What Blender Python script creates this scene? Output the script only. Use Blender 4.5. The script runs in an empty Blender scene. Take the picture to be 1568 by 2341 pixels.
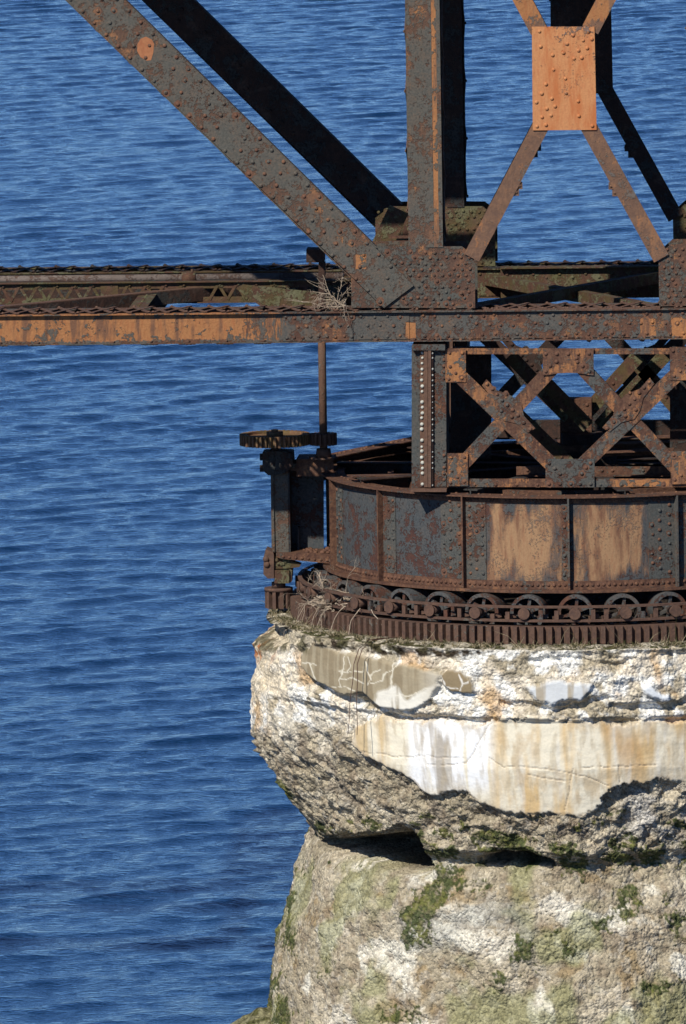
import bpy, math, random
import numpy as np
from mathutils import Vector, Matrix
random.seed(7); rng = np.random.default_rng(7)
C = bpy.context.scene.collection
SC = bpy.context.scene

# ------------------------------------------------------------------ camera
F = 30000.0; CX, CY = 784.0, 1170.0            # focal length and centre for a 1568 x 2340 picture
YAW, PITCH, ROLL, DIST = 0.060, 0.1153, 0.0156, 187.5
v_ = np.array([-math.sin(YAW)*math.cos(PITCH), math.cos(YAW)*math.cos(PITCH), -math.sin(PITCH)])
r0 = np.array([math.cos(YAW), math.sin(YAW), 0.0]); u0 = np.cross(r0, v_)
rt = r0 - ROLL*u0; rt /= np.linalg.norm(rt); up = np.cross(rt, v_)
CAM = -DIST*(v_ + rt*(1331-CX)/F + up*(CY-1068)/F)
def W(x, y, Y):
    "world point at depth plane Y seen at picture point x, y"
    d = v_ + rt*(x-CX)/F + up*(CY-y)/F
    return Vector(CAM + d*((Y-CAM[1])/d[1]))
def proj(P):
    q = P - CAM; k = q@v_
    return CX + F*(q@rt)/k, CY - F*(q@up)/k
cam = bpy.data.cameras.new('camera'); co = bpy.data.objects.new('camera', cam); C.objects.link(co)
M4 = Matrix(((rt[0], up[0], -v_[0], CAM[0]), (rt[1], up[1], -v_[1], CAM[1]), (rt[2], up[2], -v_[2], CAM[2]), (0, 0, 0, 1)))
co.matrix_world = M4
cam.sensor_fit = 'VERTICAL'; cam.sensor_height = 24; cam.lens = 24*F/2340
cam.clip_start = 1; cam.clip_end = 20000
SC.camera = co

# ------------------------------------------------------------------ sky, sun, exposure
SUN = Vector((-0.52, -1.0, 0.95)).normalized()      # towards the sun
el = math.asin(SUN.z); az = math.atan2(SUN.x, SUN.y)
w = bpy.data.worlds.new('World'); SC.world = w; w.use_nodes = True
nt = w.node_tree; nt.nodes.clear()
sky = nt.nodes.new('ShaderNodeTexSky'); sky.sky_type = 'NISHITA'; sky.sun_disc = False
sky.sun_elevation = el; sky.sun_rotation = az; sky.altitude = 0; sky.air_density = 0.5; sky.dust_density = 0.0; sky.ozone_density = 10.0
bg = nt.nodes.new('ShaderNodeBackground'); bg.inputs['Strength'].default_value = 0.11
wo = nt.nodes.new('ShaderNodeOutputWorld')
nt.links.new(sky.outputs[0], bg.inputs[0]); nt.links.new(bg.outputs[0], wo.inputs[0])
sl = bpy.data.lights.new('sun', 'SUN'); sl.energy = 4.9; sl.angle = math.radians(0.55); sl.color = (1, 0.96, 0.88)
so = bpy.data.objects.new('sun', sl); C.objects.link(so); so.rotation_euler = SUN.to_track_quat('Z', 'Y').to_euler()
SC.view_settings.view_transform = 'Standard'; SC.view_settings.look = 'None'
SC.view_settings.exposure = 0.0; SC.view_settings.gamma = 1.0

# ------------------------------------------------------------------ helpers
def tag(o, label=None, cat=None, group=None, kind=None):
    if label: o['label'] = label
    if cat: o['category'] = cat
    if group: o['group'] = group
    if kind: o['kind'] = kind
    return o
def empty(name, loc, label, cat, group=None):
    o = bpy.data.objects.new(name, None); C.objects.link(o); o.location = loc; o.empty_display_size = .2
    return tag(o, label, cat, group)
def link(name, me, parent=None):
    o = bpy.data.objects.new(name, me); C.objects.link(o)
    if parent is not None:
        o.parent = parent
        p = parent; off = Vector((0, 0, 0))
        while p is not None: off += Vector(p.location); p = p.parent
        o.location = -off                           # mesh data are world coordinates
    return o
class MB:
    def __init__(s): s.v = []; s.f = []; s.sm = []; s.mk = None; s.rf = []
    def add(s, vs, fs, smooth=False):
        n = len(s.v); s.v += [tuple(p) for p in vs]; s.f += [tuple(i+n for i in f) for f in fs]; s.sm += [smooth]*len(fs)
    def box(s, a, b):
        x0, y0, z0 = a; x1, y1, z1 = b
        x0, x1 = sorted((x0, x1)); y0, y1 = sorted((y0, y1)); z0, z1 = sorted((z0, z1))
        s.add([(x0,y0,z0),(x1,y0,z0),(x1,y1,z0),(x0,y1,z0),(x0,y0,z1),(x1,y0,z1),(x1,y1,z1),(x0,y1,z1)],
              [(0,3,2,1),(4,5,6,7),(0,1,5,4),(1,2,6,5),(2,3,7,6),(3,0,4,7)])
    def prism(s, pts, y0, y1):
        "polygon of world points (x, z) extruded from y0 to y1"
        n = len(pts); ar = sum(pts[i][0]*pts[(i+1)%n][1]-pts[(i+1)%n][0]*pts[i][1] for i in range(n))
        if ar < 0: pts = pts[::-1]
        vs = [(p[0], y0, p[1]) for p in pts] + [(p[0], y1, p[1]) for p in pts]
        fs = [tuple(range(n)), tuple(reversed(range(n, 2*n)))] + [(i, n+i, n+(i+1)%n, (i+1)%n) for i in range(n)]
        s.add(vs, fs)
    def pp(s, px, Y, th):
        "plate traced as picture points, standing at depth Y, th thick"
        s.prism([(W(x, y, Y).x, W(x, y, Y).z) for x, y in px], Y, Y+th)
    def bar(s, p0, p1, w_, th, n=(0, -1, 0)):
        "flat bar from p0 to p1: width w_ across, thickness th along n"
        p0 = Vector(p0); p1 = Vector(p1); d = (p1-p0).normalized(); n = Vector(n); n = (n-d*n.dot(d)).normalized(); c = d.cross(n)
        vs = []
        for p in (p0, p1):
            for a, b in ((-1,-1),(1,-1),(1,1),(-1,1)): vs.append(p + c*(a*w_/2) + n*(b*th/2))
        s.add(vs, [(0,3,2,1),(4,5,6,7),(0,1,5,4),(1,2,6,5),(2,3,7,6),(3,0,4,7)])
    def angle(s, p0, p1, w_, leg, th, n=(0, -1, 0), side=1):
        "angle iron: wide leg faces n, other leg goes back"
        p0 = Vector(p0); p1 = Vector(p1); d = (p1-p0).normalized(); n = Vector(n); n = (n-d*n.dot(d)).normalized(); c = d.cross(n)
        s.bar(p0, p1, w_, th, n)
        o = c*(side*(w_/2-th/2)) - n*(leg/2+th/2+.0005)
        s.bar(p0+o, p1+o, th*.98, leg, n)
    def cyl(s, p0, p1, r, seg=16, r2=None, smooth=True):
        p0 = Vector(p0); p1 = Vector(p1); r2 = r if r2 is None else r2; d = (p1-p0).normalized()
        a = d.orthogonal().normalized(); b = d.cross(a); vs = []
        for p, q in ((p0, r), (p1, r2)):
            for i in range(seg):
                t = 2*math.pi*i/seg; vs.append(p + (a*math.cos(t)+b*math.sin(t))*q)
        n = len(s.v); s.v += [tuple(p) for p in vs]
        for i in range(seg): s.f.append((n+i, n+(i+1)%seg, n+seg+(i+1)%seg, n+seg+i)); s.sm.append(smooth)
        s.f.append(tuple(n+i for i in reversed(range(seg)))); s.f.append(tuple(n+seg+i for i in range(seg))); s.sm += [False, False]
    def rivet(s, p, n=(0, -1, 0), r=.025, h=None):
        r *= random.uniform(.9, 1.08); h = h or r*.8; p = Vector(p); n = Vector(n).normalized()
        a = n.orthogonal().normalized(); b = n.cross(a); S = 8; vs = []
        for rr, hh in ((1, -.1), (.93, .45), (.55, .88)):
            for i in range(S):
                t = 2*math.pi*i/S; vs.append(p + (a*math.cos(t)+b*math.sin(t))*(r*rr) + n*(h*hh))
        vs.append(p+n*h); fs = []
        for k in (0, 1):
            for i in range(S): fs.append((k*S+i, k*S+(i+1)%S, (k+1)*S+(i+1)%S, (k+1)*S+i))
        for i in range(S): fs.append((2*S+i, 2*S+(i+1)%S, 3*S))
        k0 = len(s.f); s.add(vs, fs, True)
        if random.random() < .4: s.rf += range(k0, len(s.f))
        if random.random() < .24 and s.mk is None and r < .035:                                       # ring of rust that has crept out from under the head
            k0 = len(s.f); m_ = random.choice((9, 10, 11)); q = random.uniform(1.3, 2.1); ph = random.random()*6
            s.add([p + (a*math.cos(6.283*i/m_+ph)+b*math.sin(6.283*i/m_+ph))*(r*q*random.uniform(.8, 1.25)) + n*.0015 for i in range(m_)], [tuple(range(m_))])
            s.rf += range(k0, len(s.f))
    def rv(s, x, y, Y, r=.025):
        s.rivet(W(x, y, Y), (0, -1, 0), r)
    def ring(s, r0_, r1_, z0, z1, seg=180, a0=0, a1=360):
        full = abs(a1-a0-360) < 1e-6; m = seg if full else seg+1; n = len(s.v)
        for i in range(m):
            t = math.radians(a0+(a1-a0)*i/seg); sx, cy = math.sin(t), -math.cos(t)
            for r, z in ((r0_, z0), (r1_, z0), (r1_, z1), (r0_, z1)): s.v.append((r*sx, r*cy, z))
        for i in range(seg):
            j = (i+1) % m
            for k in range(4):
                k2 = (k+1) % 4; s.f.append((n+4*i+k, n+4*j+k, n+4*j+k2, n+4*i+k2)); s.sm.append(False)
        if not full:
            s.f += [(n, n+1, n+2, n+3), (n+4*seg+3, n+4*seg+2, n+4*seg+1, n+4*seg)]; s.sm += [False]*2
    def build(s, name, mat, parent=None):
        me = bpy.data.meshes.new(name); me.from_pydata(s.v, [], s.f); me.materials.append(mat)
        if s.mk:
            me.materials.append(s.mk[1])
            for p in me.polygons[s.mk[0]:]: p.material_index = 1
        if s.rf and mat.name in ('truss_steel', 'gusset_steel', 'chord_steel', 'frame_steel', 'support_steel', 'flange_steel'):
            k = len(me.materials); me.materials.append(M['rivet'])
            for i in s.rf:
                if me.polygons[i].material_index == 0: me.polygons[i].material_index = k
        me.polygons.foreach_set('use_smooth', s.sm); me.update()
        return link(name, me, parent)
def pol(r, th, z):
    t = math.radians(th); return Vector((r*math.sin(t), -r*math.cos(t), z))
def in_poly(x, y, poly):
    x = np.asarray(x, float); y = np.asarray(y, float); ins = np.zeros(x.shape, bool); n = len(poly)
    for i in range(n):
        x0, y0 = poly[i]; x1, y1 = poly[(i+1) % n]
        if y0 == y1: continue
        c = ((y0 > y) != (y1 > y)) & (x < (x1-x0)*(y-y0)/(y1-y0)+x0); ins ^= c
    return ins
def shrink(poly, d):
    cx = sum(p[0] for p in poly)/len(poly); cy = sum(p[1] for p in poly)/len(poly)
    return [(x-d*math.copysign(min(1, abs(x-cx)/20), x-cx), y-d*math.copysign(min(1, abs(y-cy)/20), y-cy)) for x, y in poly]
def smooth(a, b, x): t = np.clip((x-a)/(b-a), 0, 1); return t*t*(3-2*t)

# numpy gradient noise
_perm = rng.permutation(256); _perm = np.concatenate([_perm, _perm, _perm]); _g = rng.normal(size=(256, 3)); _g /= np.linalg.norm(_g, axis=1)[:, None]
def perlin(x, y, z):
    xi = np.floor(x).astype(int); yi = np.floor(y).astype(int); zi = np.floor(z).astype(int)
    xf, yf, zf = x-xi, y-yi, z-zi; f = lambda t: t*t*t*(t*(t*6-15)+10); u, v, w2 = f(xf), f(yf), f(zf)
    def g(i, j, k):
        h = _perm[_perm[_perm[(xi+i) & 255] + ((yi+j) & 255)] + ((zi+k) & 255)]
        q = _g[h]; return q[..., 0]*(xf-i)+q[..., 1]*(yf-j)+q[..., 2]*(zf-k)
    L = lambda a, b, t: a+(b-a)*t
    return L(L(L(g(0,0,0), g(1,0,0), u), L(g(0,1,0), g(1,1,0), u), v), L(L(g(0,0,1), g(1,0,1), u), L(g(0,1,1), g(1,1,1), u), v), w2)*1.5
def fbm(x, y, z, o=4, gain=.5):
    s = 0; a = 1; f = 1
    for i in range(o): s = s + a*perlin(x*f+i*17.3, y*f+i*5.1, z*f-i*9.7); a *= gain; f *= 2.03
    return s
def worley(x, y, z, seed=0):
    xi = np.floor(x).astype(int); yi = np.floor(y).astype(int); zi = np.floor(z).astype(int)
    best = np.full(x.shape, 9.); cid = np.zeros(x.shape)
    rnd = np.random.default_rng(seed).random((256, 4))
    for i in (-1, 0, 1):
        for j in (-1, 0, 1):
            for k in (-1, 0, 1):
                h = _perm[_perm[_perm[(xi+i) & 255] + ((yi+j) & 255)] + ((zi+k) & 255)]; q = rnd[h]
                d = (xi+i+q[..., 0]-x)**2+(yi+j+q[..., 1]-y)**2+(zi+k+q[..., 2]-z)**2
                m = d < best; best = np.where(m, d, best); cid = np.where(m, q[..., 3], cid)
    return np.sqrt(best), cid

# ------------------------------------------------------------------ materials
class NT:
    def __init__(s, name):
        s.m = bpy.data.materials.new(name); s.m.use_nodes = True; s.t = s.m.node_tree; s.N = s.t.nodes; s.L = s.t.links
        s.b = s.N['Principled BSDF']
    def n(s, ty, ins=None, **kw):
        q = s.N.new(ty)
        for k, v in kw.items(): setattr(q, k, v)
        for k, v in (ins or {}).items():
            if isinstance(v, bpy.types.NodeSocket): s.L.new(v, q.inputs[k])
            else: q.inputs[k].default_value = v
        return q
    def math(s, op, a, b=0., clamp=False): return s.n('ShaderNodeMath', {0: a, 1: b}, operation=op, use_clamp=clamp).outputs[0]
    def noise(s, vec, scale, detail=6, rough=.6, dist=0.):
        return s.n('ShaderNodeTexNoise', {'Vector': vec, 'Scale': scale, 'Detail': detail, 'Roughness': rough, 'Distortion': dist}).outputs[0]
    def step(s, x, a, b): return s.n('ShaderNodeMapRange', {0: x, 1: a, 2: b}, interpolation_type='SMOOTHSTEP').outputs[0]
    def mix(s, f, a, b, bt='MIX'):
        q = s.n('ShaderNodeMix', data_type='RGBA', blend_type=bt)
        for i, v in ((0, f), (6, a), (7, b)):
            if isinstance(v, bpy.types.NodeSocket): s.L.new(v, q.inputs[i])
            else: q.inputs[i].default_value = (*v, 1) if isinstance(v, tuple) else v
        return q.outputs[2]
    def scalev(s, vec, sc): return s.n('ShaderNodeVectorMath', {0: vec, 1: sc}, operation='MULTIPLY').outputs[0]

def rusty(name, paint=(.055, .062, .058), dark=(.07, .034, .024), mid=(.165, .072, .04), bare=(.37, .165, .066),
          paint_amt=.5, bare_amt=.35, boxes=(), stain=.5, moss=0., soft=False, rough_bump=1.):
    t = NT(name); pos = t.n('ShaderNodeNewGeometry').outputs['Position']
    A = lambda *l: sum_(t, l)
    nA = t.noise(pos, 2.4, 7, .64, .3); nB = t.noise(pos, 10.5, 7, .68, .5); nC = t.noise(pos, 34., 5, .65); nD = t.noise(t.n('ShaderNodeVectorMath', {0: pos, 1: (7.3, 2.1, 4.4)}, operation='ADD').outputs[0], 4.1, 7, .66, .3)
    nS = t.noise(t.scalev(pos, (8., 8., 1.4)), 1., 6, .62); nS2 = t.noise(t.scalev(pos, (30., 30., 6.)), 1., 4, .62)
    base = t.mix(t.step(A((nB, .7), (nC, .3)), .38, .62), dark, mid)
    base = t.mix(t.math('MULTIPLY', t.step(nS2, .42, .7), .6), base, dark)
    base = t.mix(t.math('MULTIPLY', t.step(nD, .52, .66), .45), base, (.13, .085, .062))
    ob = A((nS, .45), (nD, .4), (nC, .15))
    pin = A((nA, .45), (nB, .33), (nC, .22))
    inb = None
    for c, h in boxes:
        d = t.n('ShaderNodeVectorMath', {0: pos, 1: c}, operation='SUBTRACT').outputs[0]
        d = t.n('ShaderNodeVectorMath', {0: d, 1: tuple(1/x for x in h)}, operation='MULTIPLY').outputs[0]
        d = t.n('ShaderNodeVectorMath', {0: d}, operation='ABSOLUTE').outputs[0]
        sp = t.n('ShaderNodeSeparateXYZ', {0: d}); mx = t.math('MAXIMUM', t.math('MAXIMUM', sp.outputs[0], sp.outputs[1]), sp.outputs[2])
        m = t.math('SUBTRACT', 1.0, mx)
        inb = m if inb is None else t.math('MAXIMUM', inb, m)
    th = .5 + (.5-bare_amt)*.34; bm = t.step(ob, th, th+.05)
    tp = .5 + (.5-paint_amt)*.32; pm = t.math('MULTIPLY', t.step(pin, tp, tp+.035), .92)
    fade = 1.
    if inb is not None:
        rag = t.math('MULTIPLY', t.math('SUBTRACT', A((nA, .3), (nS, .35), (nS2, .35)), .5), 1.1 if not soft else 1.3)
        if soft: rag = t.math('ADD', rag, t.math('MULTIPLY', t.math('SUBTRACT', t.noise(t.scalev(t.n('ShaderNodeVectorMath', {0: pos, 1: (1.3, 5., .7)}, operation='ADD').outputs[0], (5.5, 5.5, 1.1)), 1., 4, .5), .47), 2.2))
        bi = t.step(t.math('ADD', inb, rag), .02, .1 if not soft else .55)
        keep = t.step(A((nD, .6), (nB, .4)), .535, .555)               # islands of paint left on the bare metal
        if soft: keep = t.math('MULTIPLY', t.step(t.math('ADD', t.math('MULTIPLY', nA, .5), t.math('MULTIPLY', nC, .5)), .54, .6), .5)
        pm = t.mix(bi, pm, keep); pm = t.n('ShaderNodeSeparateColor', {0: pm}).outputs[0]
        bm = t.math('MAXIMUM', bm, bi)
    barec = t.mix(t.step(nC, .3, .75), bare, tuple(x*.8 for x in bare))
    barec = t.mix(t.math('MULTIPLY', t.step(nS2, .45, .72), .6), barec, (bare[0]*.78, bare[1]*.6, bare[2]*.6))
    barec = t.mix(t.step(nS, .5, .66) if not soft else t.math('MULTIPLY', t.step(nS, .44, .68), .8), barec, mid)
    col = t.mix(bm, base, barec)
    pc = t.mix(t.step(nC, .3, .7), paint, tuple(x*1.5 for x in paint))
    pc = t.mix(t.math('MULTIPLY', t.step(A((nD, .5), (nC, .5)), .44, .6), stain), pc, (.125, .088, .062))
    col = t.mix(pm, col, pc)
    if moss:
        col = t.mix(t.math('MULTIPLY', t.step(t.noise(pos, 4.4, 6, .6), .4, .62), moss), col, (.085, .075, .024))
    t.L.new(col, t.b.inputs['Base Color'])
    t.b.inputs['Roughness'].default_value = .85; t.b.inputs['Specular IOR Level'].default_value = .22
    hgt = A((pm, .45), (nC, .35*rough_bump), (nB, .8*rough_bump))
    bp = t.n('ShaderNodeBump', {'Height': hgt, 'Distance': .022, 'Strength': .75}); t.L.new(bp.outputs[0], t.b.inputs['Normal'])
    return t.m
def sum_(t, l):
    r = None
    for s_, w_ in l:
        q = t.math('MULTIPLY', s_, w_); r = q if r is None else t.math('ADD', r, q)
    return r

YN, DY = -3.14, 6.06; YF = YN + DY             # front planes of the near and the far truss
def bx(x0, y0, x1, y1, Y, d=.6):
    a, b = W(x0, y0, Y), W(x1, y1, Y)
    return (((a.x+b.x)/2, Y, (a.z+b.z)/2), (abs(b.x-a.x)/2, d, abs(b.z-a.z)/2))
def drum_box(x0, x1, y0, y1):
    s0 = math.asin((x0-1331)/579)+.042; s1 = math.asin((x1-1331)/579)+.042; m = (s0+s1)/2
    c = Vector((3.62*math.sin(m), -3.62*math.cos(m)))
    z = lambda y: -(y-1068-579*.118*math.cos(m))/160*1.005
    return ((c.x, c.y, (z(y0)+z(y1))/2), (abs(x1-x0)/320, .6, abs(z(y0)-z(y1))/2))
M = {}
M['rivet'] = rusty('rust_bloom', paint_amt=.25, bare_amt=.42, mid=(.165, .082, .05), dark=(.11, .055, .036), bare=(.27, .135, .066), rough_bump=.5)
M['chord'] = rusty('chord_steel', paint=(.064, .066, .06), mid=(.16, .08, .047), dark=(.085, .043, .03), paint_amt=.62, bare_amt=.43, stain=.6, boxes=[bx(-500, 720, 640, 777, YN), bx(926, 735, 952, 774, YN, .3), bx(1462, 726, 1500, 768, YN, .3), bx(1530, 722, 1600, 775, YN, .3)])
M['truss'] = rusty('truss_steel', paint=(.07, .07, .06), mid=(.165, .09, .055), dark=(.1, .056, .038), paint_amt=.64, bare_amt=.42, stain=.55, boxes=[bx(984, -20, 1004, 560, YN, .35), bx(812, 580, 838, 615, YN, .3)])
M['gusset'] = rusty('gusset_steel', paint=(.06, .064, .056), mid=(.15, .078, .05), dark=(.085, .048, .034), paint_amt=.52, bare_amt=.42, stain=.6)
M['bare'] = rusty('bare_metal', paint_amt=-.3, bare_amt=1.6, bare=(.38, .155, .07), rough_bump=.3)
M['pipe'] = rusty('pipe_steel', paint=(.16, .13, .115), paint_amt=.6, stain=.5, bare_amt=.15, mid=(.17, .10, .07), dark=(.11, .07, .055))
M['brace'] = rusty('brace_steel', paint=(.1, .09, .08), paint_amt=.36, bare_amt=.42, mid=(.2, .108, .064), dark=(.13, .075, .052), boxes=[bx(1150, -300, 1420, 60, YN, .5)])
M['plate'] = rusty('bare_orange_plate', paint=(.12, .09, .08), paint_amt=.42, bare_amt=.85, bare=(.54, .24, .10), mid=(.42, .125, .04), dark=(.3, .1, .04), boxes=[bx(1150, 105, 1420, 330, YN, .5)], soft=True, rough_bump=.3)
M['frame'] = rusty('frame_steel', paint=(.06, .066, .062), mid=(.17, .088, .052), paint_amt=.48, bare_amt=.5, stain=.5, boxes=[bx(1020, 800, 1064, 872, YN, .4), bx(1400, 1096, 1535, 1112, YN, .4), bx(1024, 1040, 1046, 1105, YN, .3), bx(1536, 1050, 1552, 1110, YN, .3)])
M['support'] = rusty('support_steel', paint_amt=.66, bare_amt=.38, stain=.35)
M['strip'] = rusty('brown_strip_steel', paint=(.1, .085, .07), paint_amt=.3, bare_amt=.2, mid=(.16, .088, .056), dark=(.1, .056, .04))
M['drum'] = rusty('drum_steel', paint=(.046, .055, .058), paint_amt=.64, stain=.25, bare_amt=.15, mid=(.12, .05, .032), dark=(.06, .03, .025), boxes=[drum_box(1092, 1300, 1135, 1342), drum_box(1292, 1500, 1125, 1338)], bare=(.34, .20, .105), soft=True, rough_bump=.35)
M['flange'] = rusty('flange_steel', paint_amt=.36, stain=.6, bare_amt=.36, mid=(.165, .082, .047), bare=(.3, .14, .06))
M['gear'] = rusty('gear_iron', paint_amt=.3, bare_amt=.1, mid=(.14, .078, .052), dark=(.085, .05, .038), paint=(.1, .09, .075))
M['gearm'] = rusty('mossy_gear_iron', paint_amt=.1, bare_amt=.4, mid=(.24, .135, .07), dark=(.15, .08, .048), moss=.55)
M['roller'] = rusty('roller_iron', paint=(.055, .062, .062), paint_amt=.6, stain=.4, bare_amt=.1, mid=(.15, .06, .035))
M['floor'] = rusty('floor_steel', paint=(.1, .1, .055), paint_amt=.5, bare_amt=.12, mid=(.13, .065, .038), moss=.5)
M['dark'] = rusty('shade_toned_steel', paint=(.03, .032, .03), paint_amt=.5, bare_amt=.05, mid=(.07, .035, .024), dark=(.035, .022, .018), stain=.15)  # far and inner members: shade put into the paint and rust colours
def plain(name, c, r=.8, noise_=.3):
    t = NT(name); pos = t.n('ShaderNodeNewGeometry').outputs['Position']; q = t.noise(pos, 40., 4, .6)
    t.L.new(t.mix(t.step(q, .3, .7), tuple(x*(1-noise_) for x in c), c), t.b.inputs['Base Color']); t.b.inputs['Roughness'].default_value = r
    return t.m
M['white'] = plain('white_lime_crust', (.55, .54, .46)); M['twig'] = plain('dry_twig', (.46, .36, .26), .8, .45)
M['straw'] = plain('dry_straw', (.36, .29, .17), .8, .5); M['moss'] = plain('moss', (.075, .075, .018), .9, .6); M['wire'] = plain('rusty_wire', (.12, .06, .04))

# ------------------------------------------------------------------ water
WZ = -8.06
def water():
    t = NT('water'); b = t.b; pos = t.n('ShaderNodeNewGeometry').outputs['Position']
    b.inputs['Base Color'].default_value = (.001, .02, .062, 1); b.inputs['Roughness'].default_value = .05; b.inputs['IOR'].default_value = 1.42
    h1 = t.noise(t.scalev(pos, (4.2, 5.4, 1.)), 1., 4, .6, .6); h2 = t.noise(t.scalev(pos, (11., 15., 1.)), 1., 3, .6, .3)
    hh = t.math('ADD', t.math('MULTIPLY', h1, 1.), t.math('MULTIPLY', h2, .22))
    bp = t.n('ShaderNodeBump', {'Height': hh, 'Distance': .035, 'Strength': 1.}); t.L.new(bp.outputs[0], b.inputs['Normal'])
    # grid in view-aligned axes: a across, d ahead of the camera
    def axis(lo, hi, st, far, g=1.035):
        c = list(np.arange(lo, hi, st)); s = st; x = hi; out = []
        while x < far: out.append(x); s *= g; x += s
        s = st; x = lo-st; neg = []
        while x > -far if lo <= 0 else x > -200: neg.append(x); s *= g; x -= s
        return np.array(neg[::-1]+c+out)
    A = axis(-19, 19, .10, 6000); D = axis(150, 405, .11, 9000)
    dA = np.gradient(A); dD = np.gradient(D)
    X, Y = np.meshgrid(A, D); DA, DD = np.meshgrid(dA, dD)
    H = np.zeros_like(X); r = np.random.default_rng(3)
    gust = 1 + .35*fbm(X*.06, Y*.02, X*0+3.3, 3)
    X = X + .8*fbm(X*.12, Y*.12, X*0+8, 2)[...]*1.; Xo = A[None, :]+0*Y
    sp = np.maximum(DA, DD)
    for i in range(95):
        lam = math.exp(r.uniform(math.log(.34), math.log(2.4)))
        ang = math.radians(r.normal(-55, 22 if lam > .8 else 45)); k = 2*math.pi/lam
        amp = .0017*lam**1.0*r.uniform(.5, 1.4)
        ph = k*(X*math.cos(ang)+Y*math.sin(ang)) + r.uniform(0, 6.28)
        s_ = np.sin(ph + .35*np.sin(ph*.37+i)); H += amp*np.clip((lam/3-sp)/(lam/6)+0, 0, 1)*-(s_+.35*np.sin(2*ph+.7*np.sin(ph*.37+i)))
    H *= gust
    ox, oy = CAM[0], CAM[1]; vx, vy = -math.sin(YAW), math.cos(YAW)
    X = Xo; P = np.stack([ox+vx*Y+vy*X, oy+vy*Y-vx*X, WZ+H], -1).reshape(-1, 3)
    nr, nc = X.shape; idx = np.arange(nr*nc).reshape(nr, nc)
    q = np.stack([idx[:-1, :-1], idx[:-1, 1:], idx[1:, 1:], idx[1:, :-1]], -1).reshape(-1, 4)
    o = grid_mesh('water', P, q, t.m); tag(o, kind='structure')
def grid_mesh(name, P, q, mat, parent=None, cols=None):
    me = bpy.data.meshes.new(name); me.vertices.add(len(P)); me.vertices.foreach_set('co', P.astype(np.float32).ravel())
    me.loops.add(q.size); me.loops.foreach_set('vertex_index', q.astype(np.int32).ravel())
    me.polygons.add(len(q)); me.polygons.foreach_set('loop_start', np.arange(0, q.size, 4, dtype=np.int32)); me.polygons.foreach_set('loop_total', np.full(len(q), 4, np.int32))
    me.polygons.foreach_set('use_smooth', np.ones(len(q), bool))
    if cols is not None:
        ca = me.color_attributes.new('Col', 'FLOAT_COLOR', 'POINT'); ca.data.foreach_set('color', cols.astype(np.float32).ravel())
    me.materials.append(mat); me.update(calc_edges=True); me.validate()
    return link(name, me, parent)
water()

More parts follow.
